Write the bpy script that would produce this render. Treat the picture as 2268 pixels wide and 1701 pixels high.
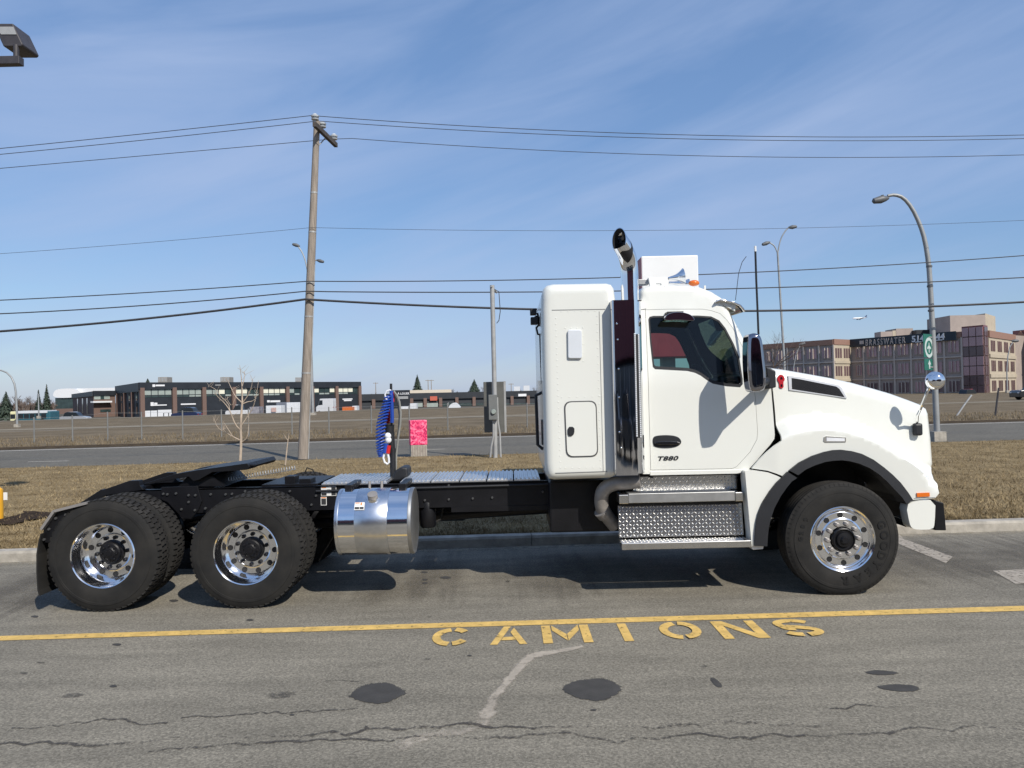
import bpy, bmesh, math, random
import numpy as np
from mathutils import Vector, Matrix
from mathutils.geometry import delaunay_2d_cdt
R = math.radians
for o in list(bpy.data.objects): bpy.data.objects.remove(o)
sc = bpy.context.scene
col = sc.collection
# ------------------------------------------------------------------ camera
F, CU, CV = 1703.0, 1134.0, 850.5        # photo focal length and centre, pixels of the 2268 px picture
H, PIT, ROLL = 1.935, math.atan(21.5/1703), R(1.3)
fw = Vector((0, math.cos(PIT), math.sin(PIT))); r0 = Vector((1, 0, 0)); u0 = Vector((0, -math.sin(PIT), math.cos(PIT)))
rt = r0*math.cos(ROLL) - u0*math.sin(ROLL); up = r0*math.sin(ROLL) + u0*math.cos(ROLL)
cd = bpy.data.cameras.new('camera'); cam = bpy.data.objects.new('camera', cd); col.objects.link(cam)
cam.matrix_world = Matrix(((rt.x, up.x, -fw.x, 0), (rt.y, up.y, -fw.y, 0), (rt.z, up.z, -fw.z, H), (0, 0, 0, 1)))
cd.sensor_width = 36; cd.lens = F/2268*36; cd.clip_end = 12000; cd.clip_start = .05
sc.camera = cam
# ------------------------------------------------------------------ light
SUN = Vector((.63, -.95, 1.0)).normalized()
EL = math.asin(SUN.z)
AZ = math.atan2(SUN.x, SUN.y)
w = bpy.data.worlds.new('World'); sc.world = w; w.use_nodes = True
nt = w.node_tree; nt.nodes.clear()
def N(t, x, **k):
    n = t.nodes.new(x)
    for a, b in k.items(): setattr(n, a, b)
    return n
wo = N(nt, 'ShaderNodeOutputWorld'); wb = N(nt, 'ShaderNodeBackground'); sky = N(nt, 'ShaderNodeTexSky', sky_type='NISHITA', sun_disc=False)
sky.sun_elevation = EL; sky.sun_rotation = AZ; sky.air_density = 1.1; sky.dust_density = .45; sky.ozone_density = 3.2; sky.altitude = 30
wb.inputs[1].default_value = .124
tc = N(nt, 'ShaderNodeTexCoord'); mr = N(nt, 'ShaderNodeMapping'); mr.inputs['Rotation'].default_value = (0, R(17), 0); mp = N(nt, 'ShaderNodeMapping'); mp.inputs['Scale'].default_value = (1.0, .8, 5.2)
n1 = N(nt, 'ShaderNodeTexNoise'); n1.inputs['Scale'].default_value = 1.7; n1.inputs['Detail'].default_value = 7; n1.inputs['Roughness'].default_value = .52; n1.inputs['Distortion'].default_value = .5
cr = N(nt, 'ShaderNodeValToRGB'); cr.color_ramp.elements[0].position = .40; cr.color_ramp.elements[0].color = (0, 0, 0, 1); cr.color_ramp.elements[1].position = .70; cr.color_ramp.elements[1].color = (.62, .62, .62, 1)
mx = N(nt, 'ShaderNodeMix', data_type='RGBA'); mx.inputs['B'].default_value = (5.0, 5.6, 6.9, 1)
nt.links.new(tc.outputs['Generated'], mr.inputs[0]); nt.links.new(mr.outputs[0], mp.inputs[0]); nt.links.new(mp.outputs[0], n1.inputs[0]); nt.links.new(n1.outputs[0], cr.inputs[0])
nt.links.new(cr.outputs[0], mx.inputs['Factor']); nt.links.new(sky.outputs[0], mx.inputs['A']); hz_ = N(nt, 'ShaderNodeMix', data_type='RGBA'); hz_.inputs['Factor'].default_value = .42; hz_.inputs['B'].default_value = (1.6, 3.05, 6.25, 1); nt.links.new(mx.outputs['Result'], hz_.inputs['A']); nt.links.new(hz_.outputs['Result'], wb.inputs[0]); nt.links.new(wb.outputs[0], wo.inputs[0])
sl = bpy.data.lights.new('sun', 'SUN'); sl.energy = 5.0; sl.angle = R(.53); sl.color = (1, .945, .86)
so = bpy.data.objects.new('sun', sl); col.objects.link(so); so.rotation_euler = (-SUN).to_track_quat('-Z', 'Y').to_euler(); so.location = (12, -8, 20)
sc.view_settings.view_transform = 'Standard'; sc.view_settings.look = 'None'; sc.view_settings.gamma = 1; sc.view_settings.exposure = -.06
sc.view_settings.use_curve_mapping = False
# ------------------------------------------------------------------ helpers
def ray(u, v):
    du, dv = (u-CU)/F, -(v-CV)/F
    return fw + rt*du + up*dv
def at(u, v, Y):
    d = ray(u, v); t = Y/d.y
    return Vector((d.x*t, Y, H+d.z*t))
def gnd(u, v, z=0.0):
    d = ray(u, v); t = (z-H)/d.z
    return Vector((d.x*t, d.y*t, z))
def onp(u, v, Y0, k):                      # on the vertical plane Y = Y0 + k X
    d = ray(u, v); t = Y0/(d.y-k*d.x)
    return Vector((d.x*t, d.y*t, H+d.z*t))
def T(u, v, Y=7.27):
    p = at(u, v, Y); return (p.x, p.z)
def TT(l, Y=7.27): return [T(u, v, Y) for u, v in l]

class MB:
    def __init__(s): s.v = []; s.f = []
    def add(s, vs, fs):
        k = len(s.v); s.v += [Vector(q) for q in vs]; s.f += [tuple(k+i for i in f) for f in fs]; return s
    def box(s, x0, x1, y0, y1, z0, z1):
        return s.add([(x0,y0,z0),(x1,y0,z0),(x1,y1,z0),(x0,y1,z0),(x0,y0,z1),(x1,y0,z1),(x1,y1,z1),(x0,y1,z1)],
                     [(0,3,2,1),(4,5,6,7),(0,1,5,4),(1,2,6,5),(2,3,7,6),(3,0,4,7)])
    def obox(s, c, ex, ey, ez):
        c, ex, ey, ez = map(Vector, (c, ex, ey, ez))
        p = [c+ex*a+ey*b+ez*d for d in (-1, 1) for a, b in ((-1,-1),(1,-1),(1,1),(-1,1))]
        return s.add(p, [(0,3,2,1),(4,5,6,7),(0,1,5,4),(1,2,6,5),(2,3,7,6),(3,0,4,7)])
    def prism(s, poly, y0, y1):            # poly in (x, z), extruded along y
        n = len(poly)
        a = sum(poly[i][0]*poly[(i+1)%n][1]-poly[(i+1)%n][0]*poly[i][1] for i in range(n))
        if a < 0: poly = poly[::-1]
        vs = [(x, y0, z) for x, z in poly]+[(x, y1, z) for x, z in poly]
        fs = [tuple(range(n)), tuple(range(2*n-1, n-1, -1))]
        fs += [((i+1)%n, i, n+i, n+(i+1)%n) for i in range(n)]
        return s.add(vs, fs)
    def tube(s, pts, r, n=8, cap=True):
        pts = [Vector(p) for p in pts]; m = len(pts)
        rr = r if isinstance(r, (list, tuple)) else [r]*m
        t = [(pts[min(i+1, m-1)]-pts[max(i-1, 0)]).normalized() for i in range(m)]
        a = Vector((0, 0, 1)) if abs(t[0].z) < .9 else Vector((1, 0, 0))
        nn = t[0].cross(a).normalized(); vs = []; fs = []
        for i in range(m):
            nn = (nn - t[i]*nn.dot(t[i])).normalized(); b = t[i].cross(nn)
            for j in range(n):
                q = 2*math.pi*j/n; vs.append(pts[i]+(nn*math.cos(q)+b*math.sin(q))*rr[i])
        for i in range(m-1):
            for j in range(n):
                k = (j+1) % n; fs.append((i*n+j, i*n+k, (i+1)*n+k, (i+1)*n+j))
        if cap: fs += [tuple(range(n-1, -1, -1)), tuple(range((m-1)*n, m*n))]
        return s.add(vs, fs)
    def lathe(s, prof, org=(0, 0, 0), axis='y', n=48):
        org = Vector(org); vs = []; fs = []; m = len(prof)
        for r, t in prof:
            for j in range(n):
                q = 2*math.pi*j/n; c, d = r*math.cos(q), r*math.sin(q)
                vs.append(org+(Vector((c, t, d)) if axis == 'y' else Vector((t, c, d)) if axis == 'x' else Vector((c, d, t))))
        for i in range(m-1):
            for j in range(n):
                k = (j+1) % n; fs.append((i*n+j, i*n+k, (i+1)*n+k, (i+1)*n+j))
        return s.add(vs, fs)
    def ball(s, c, r, nu=10, nv=6, sc3=(1, 1, 1)):
        c = Vector(c); vs = []; fs = []
        for i in range(nv+1):
            th = math.pi*i/nv
            for j in range(nu):
                q = 2*math.pi*j/nu
                vs.append(c+Vector((r*math.sin(th)*math.cos(q)*sc3[0], r*math.sin(th)*math.sin(q)*sc3[1], r*math.cos(th)*sc3[2])))
        for i in range(nv):
            for j in range(nu):
                k = (j+1) % nu; fs.append((i*nu+j, (i+1)*nu+j, (i+1)*nu+k, i*nu+k))
        return s.add(vs, fs)
    def sheet(s, pts):
        return s.add(pts, [tuple(range(len(pts)))])
    def mesh(s, name):
        me = bpy.data.meshes.new(name); me.from_pydata([tuple(q) for q in s.v], [], s.f); me.update(); return me
    def build(s, name, mat, parent=None, smooth=None, bevel=0, raw=False):
        me = s.mesh(name)
        return link(name, me, mat, parent, smooth, bevel, raw)
WL = {}
def wl(o): return WL.get(o.name, Vector((0, 0, 0))) if o else Vector((0, 0, 0))
def link(name, me, mat, parent=None, smooth=None, bevel=0, raw=False):
    o = bpy.data.objects.new(name, me); col.objects.link(o)
    if mat: me.materials.append(mat)
    if parent: o.parent = parent
    if not raw:
        org = wl(parent)
        if parent is None:                 # a thing of one mesh: origin at its base centre
            cs = [q.co for q in me.vertices]
            org = Vector((sum(c.x for c in cs)/len(cs), sum(c.y for c in cs)/len(cs), min(c.z for c in cs)))
            o.location = org
        WL[o.name] = org.copy()
        me.transform(Matrix.Translation(-org))
    bm = bmesh.new(); bm.from_mesh(me); bmesh.ops.recalc_face_normals(bm, faces=bm.faces) if smooth != 'keep' else None; bm.to_mesh(me); bm.free()
    if smooth:
        me.polygons.foreach_set('use_smooth', [True]*len(me.polygons))
        me.set_sharp_from_angle(angle=R(38 if smooth is True or smooth == 'keep' else smooth))
    if bevel:
        b = o.modifiers.new('bevel', 'BEVEL'); b.width = bevel; b.segments = 2; b.limit_method = 'ANGLE'
    return o
def thing(name, label, cat, loc, group=None, parent=None):
    o = bpy.data.objects.new(name, None); col.objects.link(o); o.empty_display_size = .2
    loc = Vector(loc)
    if parent: o.parent = parent; o.location = loc-wl(parent)
    else: o.location = loc
    WL[o.name] = loc
    if label: o['label'] = label; o['category'] = cat
    if group: o['group'] = group
    return o
def tag(o, label=None, cat=None, group=None, kind=None):
    if label: o['label'] = label
    if cat: o['category'] = cat
    if group: o['group'] = group
    if kind: o['kind'] = kind
    return o
def stuff(o): o['kind'] = 'stuff'; return o
def dup(o, parent):
    c = o.copy(); col.objects.link(c); c.parent = parent; return c
def text(s, size=1, extrude=.005, spacing=1.0, shear=0, bold=0):
    cu = bpy.data.curves.new('lettering', 'FONT'); cu.body = s; cu.size = size; cu.extrude = extrude; cu.align_x = 'CENTER'; cu.align_y = 'CENTER'
    cu.space_character = spacing; cu.shear = shear; cu.offset = bold; cu.resolution_u = 3
    o = bpy.data.objects.new('tmp', cu); col.objects.link(o)
    dg = bpy.context.evaluated_depsgraph_get(); dg.update()
    me = bpy.data.meshes.new_from_object(o.evaluated_get(dg)); bpy.data.objects.remove(o); bpy.data.curves.remove(cu)
    me.materials.clear()
    return me
def place_text(me, c, ex, ez):             # text plane (x right, y up) put at c with axes ex, ez
    ex = Vector(ex).normalized(); ez = Vector(ez).normalized(); n = ex.cross(ez)
    me.transform(Matrix(((ex.x, ez.x, n.x, c[0]), (ex.y, ez.y, n.y, c[1]), (ex.z, ez.z, n.z, c[2]), (0, 0, 0, 1)))); return me
def densify(pl, s, closed=True):
    out = []; n = len(pl)
    for i in range(n if closed else n-1):
        a = Vector(pl[i]); b = Vector(pl[(i+1) % n]); k = max(1, int((b-a).length/s+.5))
        out += [tuple(a.lerp(b, j/k)) for j in range(k)]
    if not closed: out.append(tuple(pl[-1]))
    return out
def smooth_poly(pl, it=2, closed=True):    # Chaikin
    for _ in range(it):
        out = []; n = len(pl)
        if not closed: out.append(pl[0])
        for i in range(n if closed else n-1):
            a = pl[i]; b = pl[(i+1) % n]
            out += [tuple(a[k]*.75+b[k]*.25 for k in range(len(a))), tuple(a[k]*.25+b[k]*.75 for k in range(len(a)))]
        if not closed: out.append(pl[-1])
        pl = out
    return pl
def segd(P, pl, closed):
    P = np.asarray(P, float).reshape(-1, 2); d = np.full(len(P), 1e9); n = len(pl)
    for i in range(n if closed else n-1):
        a = np.array(pl[i]); b = np.array(pl[(i+1) % n]); ab = b-a; l = ab.dot(ab)+1e-12
        t = np.clip(((P-a)@ab)/l, 0, 1); d = np.minimum(d, np.hypot(*(P-a-np.outer(t, ab)).T))
    return d
def inside(P, pl):
    P = np.asarray(P, float).reshape(-1, 2); x, z = P[:, 0], P[:, 1]; c = np.zeros(len(P), bool); n = len(pl)
    for i in range(n):
        (x0, z0), (x1, z1) = pl[i], pl[(i+1) % n]
        if z0 == z1: continue
        m = ((z0 > z) != (z1 > z)) & (x < (x1-x0)*(z-z0)/(z1-z0)+x0); c ^= m
    return c
def panel(outline, yfun, holes=(), rnd=None, r=0.0, grid=.07, thick=.02, mirror=None, caps=None, extra=()):
    """side panel in the XZ plane with depth from yfun; edges near polyline rnd roll inwards by radius r."""
    out = densify(outline, grid*.6); hs = [densify(h, grid*.6) for h in holes]
    pts = list(out); edges = [(i, (i+1) % len(out)) for i in range(len(out))]
    for h in hs:
        k = len(pts); pts += h; edges += [(k+i, k+(i+1) % len(h)) for i in range(len(h))]
    X = [p[0] for p in out]; Z = [p[1] for p in out]
    gx, gz = np.meshgrid(np.arange(min(X)+grid*.5, max(X), grid), np.arange(min(Z)+grid*.5, max(Z), grid))
    g = np.column_stack([gx.ravel(), gz.ravel()])
    dd = segd(g, out, True)
    for h in hs: dd = np.minimum(dd, segd(g, h, True))
    m = inside(g, out) & (dd > grid*.35)
    for h in hs: m &= ~inside(g, h)
    if rnd is not None:
        m &= segd(g, rnd, False) > r*1.05
    ext = [tuple(q) for q in g[m]]
    if rnd is not None:
        rp = densify(rnd, grid*.5, False)
        ring = []
        for i, q in enumerate(rp):
            a = Vector(rp[max(i-1, 0)]); b = Vector(rp[min(i+1, len(rp)-1)]); t = (b-a).normalized()
            for sgn in (1, -1):
                nn = Vector((-t.y, t.x))*sgn
                for ph in (34, 56, 74, 90):
                    d = r*(1-math.cos(R(ph))); p = Vector(q)+nn*d; ring.append((p.x, p.y, d))
        ring = np.array(ring); P = ring[:, :2]
        k = inside(P, out) & (np.abs(segd(P, rnd, False)-ring[:, 2]) < .08*ring[:, 2]+.001) & (segd(P, out, True) > .0035)
        for h in hs: k &= (~inside(P, h)) & (segd(P, h, True) > .0035)
        ext += [tuple(q) for q in P[k]]
    if len(extra):
        X_ = np.array(extra); kk = inside(X_, out) & (segd(X_, out, True) > .012)
        if rnd is not None: kk &= segd(X_, rnd, False) > r*1.02
        X_ = X_[kk]; ext = [q for q in ext if np.min(np.hypot(*(X_-np.array(q)).T)) > .014]+[tuple(q) for q in X_]
    n0 = len(pts); pts += ext
    V, E, FC, OV, OE, OF = delaunay_2d_cdt([Vector(p) for p in pts], edges, [], 0, 1e-5)
    V2 = np.array([(q.x, q.y) for q in V]); cen = np.array([[sum(V2[i][0] for i in f)/3, sum(V2[i][1] for i in f)/3] for f in FC])
    k = inside(cen, out)
    for h in hs: k &= ~inside(cen, h)
    FC = [f for f, q in zip(FC, k) if q]
    y = np.array([yfun(a, b) for a, b in V2])
    if rnd is not None:
        d = segd(V2, rnd, False); e = np.clip(r-d, 0, r); y = y+r-np.sqrt(np.maximum(r*r-e*e, 0))
    inv = {}
    for i, l in enumerate(OV):
        for q in l: inv[q] = i
    mb = MB(); vs = [(V2[i][0], y[i], V2[i][1]) for i in range(len(V2))]
    mb.add(vs, [tuple(f) for f in FC])
    k0 = 0
    for loop in [out]+hs:
        idx = [inv[k0+i] for i in range(len(loop))]; k0 += len(loop)
        if thick:
            n = len(idx); mb.add([vs[i] for i in idx]+[(vs[i][0], vs[i][1]+thick, vs[i][2]) for i in idx], [(i, (i+1) % n, n+(i+1) % n, n+i) for i in range(n)])
    if mirror is not None:
        k = len(mb.v); mb.add([(q.x, 2*mirror-q.y, q.z) for q in mb.v[:k]], [f[::-1] for f in mb.f[:]])
    edge = [Vector(vs[inv[i]]) for i in range(len(out))]
    return mb, edge
def strip(mb, pts, mirror, ny=6, crown=0.0):
    vs = []; fs = []; m = len(pts)
    for p in pts:
        for j in range(ny+1):
            t = j/ny; vs.append((p.x, p.y*(1-t)+(2*mirror-p.y)*t, p.z+crown*math.sin(math.pi*t)))
    for i in range(m-1):
        for j in range(ny): a = i*(ny+1)+j; fs.append((a, a+1, a+ny+2, a+ny+1))
    return mb.add(vs, fs)
def rr(px, r, n=5):                      # polygon with rounded corners (pixel units)
    out = []; k = len(px)
    for i in range(k):
        p0, p1, p2 = Vector(px[i-1]), Vector(px[i]), Vector(px[(i+1) % k]); a = (p0-p1).normalized(); b = (p2-p1).normalized()
        s, e = p1+a*r, p1+b*r
        for j in range(n+1):
            t = j/n; q = s*(1-t)**2+p1*2*t*(1-t)+e*t*t; out.append((q.x, q.y))
    return out
# ------------------------------------------------------------------ materials
def M(name, c, rough=.6, metal=0, var=.12, vs=6, bump=0, bs=60, spec=.5, coat=0, c2=None, detail=4, coords='Object'):
    m = bpy.data.materials.new(name); m.use_nodes = True; t = m.node_tree; b = t.nodes['Principled BSDF']
    b.inputs['Roughness'].default_value = rough; b.inputs['Metallic'].default_value = metal; b.inputs['Specular IOR Level'].default_value = spec; b.inputs['Coat Weight'].default_value = coat
    tcn = N(t, 'ShaderNodeTexCoord'); ns = N(t, 'ShaderNodeTexNoise'); ns.inputs['Scale'].default_value = vs; ns.inputs['Detail'].default_value = detail
    t.links.new(tcn.outputs[coords], ns.inputs[0])
    rp = N(t, 'ShaderNodeValToRGB'); rp.color_ramp.elements[0].position = .3; rp.color_ramp.elements[1].position = .7
    d = c2 or tuple(min(1, x*(1+var)) for x in c); e = c if c2 else tuple(x*(1-var) for x in c)
    rp.color_ramp.elements[0].color = (*e, 1); rp.color_ramp.elements[1].color = (*d, 1)
    t.links.new(ns.outputs[0], rp.inputs[0]); t.links.new(rp.outputs[0], b.inputs['Base Color'])
    if bump:
        n2 = N(t, 'ShaderNodeTexNoise'); n2.inputs['Scale'].default_value = bs; n2.inputs['Detail'].default_value = 3
        bp = N(t, 'ShaderNodeBump'); bp.inputs['Strength'].default_value = bump; bp.inputs['Distance'].default_value = .01
        t.links.new(tcn.outputs[coords], n2.inputs[0]); t.links.new(n2.outputs[0], bp.inputs['Height']); t.links.new(bp.outputs[0], b.inputs['Normal'])
    return m
def glass(name, tint, refl=1.5, dark=0.0):
    m = bpy.data.materials.new(name); m.use_nodes = True; t = m.node_tree; t.nodes.clear()
    o = N(t, 'ShaderNodeOutputMaterial'); fr = N(t, 'ShaderNodeFresnel'); fr.inputs[0].default_value = refl
    tr = N(t, 'ShaderNodeBsdfTransparent'); tr.inputs[0].default_value = (*tint, 1); gl = N(t, 'ShaderNodeBsdfGlossy'); gl.inputs['Roughness'].default_value = .01
    ns = N(t, 'ShaderNodeTexNoise'); ns.inputs['Scale'].default_value = 1.5; bp = N(t, 'ShaderNodeBump'); bp.inputs['Strength'].default_value = .03; t.links.new(ns.outputs[0], bp.inputs['Height']); t.links.new(bp.outputs[0], gl.inputs['Normal'])
    mxs = N(t, 'ShaderNodeMixShader'); t.links.new(fr.outputs[0], mxs.inputs[0]); t.links.new(tr.outputs[0], mxs.inputs[1]); t.links.new(gl.outputs[0], mxs.inputs[2]); t.links.new(mxs.outputs[0], o.inputs[0])
    return m
def patchy(name, c, cover=.5, scale=30, rough=.85, var=.2, soft=.12, detail=6):          # worn paint or stain, eaten away by noise
    m = M(name, c, rough, var=var, vs=9, bump=.25, bs=130); t = m.node_tree; b = t.nodes['Principled BSDF']; out = t.nodes['Material Output']
    tcn = t.nodes.new('ShaderNodeTexCoord'); ns = N(t, 'ShaderNodeTexNoise'); ns.inputs['Scale'].default_value = scale; ns.inputs['Detail'].default_value = detail
    rp = N(t, 'ShaderNodeValToRGB'); rp.color_ramp.elements[0].position = 1-cover-soft; rp.color_ramp.elements[1].position = 1-cover+soft
    tr = N(t, 'ShaderNodeBsdfTransparent'); mxs = N(t, 'ShaderNodeMixShader')
    t.links.new(tcn.outputs['Object'], ns.inputs[0]); t.links.new(ns.outputs[0], rp.inputs[0]); t.links.new(rp.outputs[0], mxs.inputs[0]); t.links.new(tr.outputs[0], mxs.inputs[1]); t.links.new(b.outputs[0], mxs.inputs[2]); t.links.new(mxs.outputs[0], out.inputs[0])
    return m
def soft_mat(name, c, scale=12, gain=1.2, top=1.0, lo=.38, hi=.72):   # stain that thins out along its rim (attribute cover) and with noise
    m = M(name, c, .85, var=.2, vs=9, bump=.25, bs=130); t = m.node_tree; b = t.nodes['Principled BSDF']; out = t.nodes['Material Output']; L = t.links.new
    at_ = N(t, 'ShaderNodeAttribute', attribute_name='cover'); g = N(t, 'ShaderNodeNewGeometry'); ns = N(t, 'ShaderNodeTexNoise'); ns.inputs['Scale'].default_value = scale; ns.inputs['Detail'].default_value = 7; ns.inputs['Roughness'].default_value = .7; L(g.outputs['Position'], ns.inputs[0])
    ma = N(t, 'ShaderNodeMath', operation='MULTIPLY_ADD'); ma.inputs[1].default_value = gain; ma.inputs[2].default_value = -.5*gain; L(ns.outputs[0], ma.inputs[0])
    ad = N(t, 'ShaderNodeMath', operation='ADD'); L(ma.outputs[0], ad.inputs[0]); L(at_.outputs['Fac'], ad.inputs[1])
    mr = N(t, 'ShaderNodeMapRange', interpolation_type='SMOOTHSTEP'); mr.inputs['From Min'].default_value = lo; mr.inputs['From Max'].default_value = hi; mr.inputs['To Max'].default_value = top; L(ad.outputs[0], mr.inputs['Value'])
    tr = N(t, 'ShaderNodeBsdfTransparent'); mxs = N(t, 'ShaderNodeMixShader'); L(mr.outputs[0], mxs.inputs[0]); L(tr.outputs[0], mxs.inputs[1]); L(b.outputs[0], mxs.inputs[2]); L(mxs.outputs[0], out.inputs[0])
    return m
def cover(o, vals):
    a = o.data.attributes.new('cover', 'FLOAT', 'POINT'); a.data.foreach_set('value', vals); return o
def asphalt(name, c, dark=.72, light=1.25, stain=1.0, fine=170):
    m = bpy.data.materials.new(name); m.use_nodes = True; t = m.node_tree; b = t.nodes['Principled BSDF']; b.inputs['Roughness'].default_value = .88; b.inputs['Specular IOR Level'].default_value = .3
    g = N(t, 'ShaderNodeNewGeometry'); L = t.links.new
    v = N(t, 'ShaderNodeTexVoronoi'); v.inputs['Scale'].default_value = fine*.5; L(g.outputs['Position'], v.inputs['Vector'])
    f = N(t, 'ShaderNodeTexNoise'); f.inputs['Scale'].default_value = fine*.35; f.inputs['Detail'].default_value = 5; f.inputs['Roughness'].default_value = .7; L(g.outputs['Position'], f.inputs[0])
    big = N(t, 'ShaderNodeTexNoise'); big.inputs['Scale'].default_value = .45; big.inputs['Detail'].default_value = 5; L(g.outputs['Position'], big.inputs[0])
    sv = N(t, 'ShaderNodeMapping'); sv.inputs['Scale'].default_value = (.5, 3.0, 1); L(g.outputs['Position'], sv.inputs[0])
    st = N(t, 'ShaderNodeTexNoise'); st.inputs['Scale'].default_value = 1.6; st.inputs['Detail'].default_value = 6; L(sv.outputs[0], st.inputs[0])
    def ramp(src, p0, p1, a, b_):
        rp = N(t, 'ShaderNodeValToRGB'); rp.color_ramp.elements[0].position = p0; rp.color_ramp.elements[1].position = p1
        rp.color_ramp.elements[0].color = (a, a, a, 1); rp.color_ramp.elements[1].color = (b_, b_, b_, 1); L(src, rp.inputs[0]); return rp.outputs[0]
    def mul(a, b_):
        q = N(t, 'ShaderNodeMix', data_type='RGBA', blend_type='MULTIPLY'); q.inputs['Factor'].default_value = 1; L(a, q.inputs['A']); L(b_, q.inputs['B']); return q.outputs['Result']
    base = N(t, 'ShaderNodeRGB'); base.outputs[0].default_value = (*c, 1)
    sep = N(t, 'ShaderNodeSeparateColor'); L(v.outputs['Color'], sep.inputs[0])
    x = mul(base.outputs[0], ramp(sep.outputs[0], .0, 1, dark, light)); x = mul(x, ramp(f.outputs[0], .32, .68, .66, 1.32)); x = mul(x, ramp(big.outputs[0], .3, .7, 1-.16*stain, 1+.10*stain)); x = mul(x, ramp(st.outputs[0], .35, .65, 1-.14*stain, 1+.08*stain))
    L(x, b.inputs['Base Color'])
    bp = N(t, 'ShaderNodeBump'); bp.inputs['Strength'].default_value = .55; bp.inputs['Distance'].default_value = .006; L(f.outputs[0], bp.inputs['Height']); L(bp.outputs[0], b.inputs['Normal'])
    return m
def ground_mat(name, cols, scale=1.2, bump=.6):
    m = bpy.data.materials.new(name); m.use_nodes = True; t = m.node_tree; b = t.nodes['Principled BSDF']; b.inputs['Roughness'].default_value = 1; b.inputs['Specular IOR Level'].default_value = .1
    g = N(t, 'ShaderNodeNewGeometry'); L = t.links.new
    a = N(t, 'ShaderNodeTexNoise'); a.inputs['Scale'].default_value = scale; a.inputs['Detail'].default_value = 8; a.inputs['Roughness'].default_value = .65; L(g.outputs['Position'], a.inputs[0])
    f = N(t, 'ShaderNodeTexNoise'); f.inputs['Scale'].default_value = 22; f.inputs['Detail'].default_value = 6; L(g.outputs['Position'], f.inputs[0])
    ad = N(t, 'ShaderNodeMath', operation='MULTIPLY_ADD'); ad.inputs[1].default_value = .55; L(f.outputs[0], ad.inputs[0])
    h = N(t, 'ShaderNodeMath', operation='MULTIPLY'); h.inputs[1].default_value = .45; L(a.outputs[0], h.inputs[0]); L(h.outputs[0], ad.inputs[2])
    rp = N(t, 'ShaderNodeValToRGB'); e = rp.color_ramp.elements
    while len(e) < len(cols): e.new(.5)
    for i, c in enumerate(cols): e[i].position = .34+.32*i/(len(cols)-1); e[i].color = (*c, 1)
    L(ad.outputs[0], rp.inputs[0]); L(rp.outputs[0], b.inputs['Base Color'])
    bp = N(t, 'ShaderNodeBump'); bp.inputs['Strength'].default_value = bump; bp.inputs['Distance'].default_value = .06; L(ad.outputs[0], bp.inputs['Height']); L(bp.outputs[0], b.inputs['Normal'])
    return m
def brick_mat(name, c1, c2, mortar, scale=4):
    m = bpy.data.materials.new(name); m.use_nodes = True; t = m.node_tree; b = t.nodes['Principled BSDF']; b.inputs['Roughness'].default_value = .9
    g = N(t, 'ShaderNodeNewGeometry'); bt = N(t, 'ShaderNodeTexBrick'); bt.inputs['Scale'].default_value = scale; bt.inputs['Color1'].default_value = (*c1, 1); bt.inputs['Color2'].default_value = (*c2, 1); bt.inputs['Mortar'].default_value = (*mortar, 1); bt.inputs['Mortar Size'].default_value = .012
    mpn = N(t, 'ShaderNodeMapping'); mpn.inputs['Rotation'].default_value = (R(90), 0, 0); t.links.new(g.outputs['Position'], mpn.inputs[0]); t.links.new(mpn.outputs[0], bt.inputs[0]); t.links.new(bt.outputs[0], b.inputs['Base Color'])
    return m
m_white = M('white_paint', (.715, .72, .665), .3, var=.015, vs=1.5, coat=.5, spec=.5)
m_white2 = M('white_panel', (.78, .78, .76), .45, var=.03, vs=2)
m_black = M('black_paint', (.007, .007, .0085), .42, var=.3, vs=5, bump=.1, bs=40, spec=.3)
m_rubber = M('tyre_rubber', (.0125, .0125, .0125), .8, c2=(.026, .0245, .022), vs=5, bump=.15, bs=90, spec=.25)
m_dusty = M('dusty_tread', (.020, .019, .018), .9, c2=(.045, .042, .038), vs=6, bump=.2, bs=80, spec=.15)
m_letter = M('tyre_lettering', (.006, .006, .0065), .45, var=.1)
m_plastic = M('black_plastic', (.016, .017, .020), .5, var=.15, vs=6, bump=.15, bs=150, spec=.4)
m_chrome = M('chrome', (.88, .88, .89), .05, 1, var=.02, vs=3)
m_mirror = M('mirror_steel', (.62, .62, .65), .04, 1, var=.04, vs=2)
m_dchrome = M('dark_chrome', (.34, .34, .37), .06, 1, var=.04, vs=2)
m_alu = M('polished_aluminium', (.86, .86, .87), .11, 1, var=.04, vs=5)
m_brush = M('brushed_aluminium', (.72, .73, .75), .27, 1, var=.07, vs=25)
m_tread = M('treadplate', (.66, .65, .63), .24, 1, var=.08, vs=18)
m_deck = M('deck_aluminium', (.80, .79, .77), .42, 1, var=.08, vs=9)
m_treadp = M('treadplate_bars', (.70, .69, .66), .38, 1, var=.08, vs=18)
m_alug = M('grey_aluminium', (.45, .45, .44), .48, 1, var=.1, vs=12)
m_steel = M('dull_steel', (.30, .28, .26), .6, .5, var=.15, vs=14, bump=.2, bs=60)
m_galv = M('galvanised_steel', (.36, .36, .35), .6, .3, var=.12, vs=5)
m_amber = M('amber_lens', (.75, .16, .01), .25, var=.1, coat=.5)
m_red = M('red_enamel', (.42, .012, .02), .3, var=.1, coat=.4)
m_dark = M('dark_trim', (.008, .008, .009), .6, var=.2)
m_int = M('cab_interior', (.035, .036, .038), .8, var=.2)
m_seat = M('seat_fabric', (.045, .045, .05), .9, var=.2, bump=.2)
m_glass = glass('tinted_glass', (.50, .66, .63))
m_wsglass = glass('windshield_glass', (.45, .62, .60))
m_label = M('sticker_paper', (.75, .74, .70), .6, var=.05)
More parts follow.
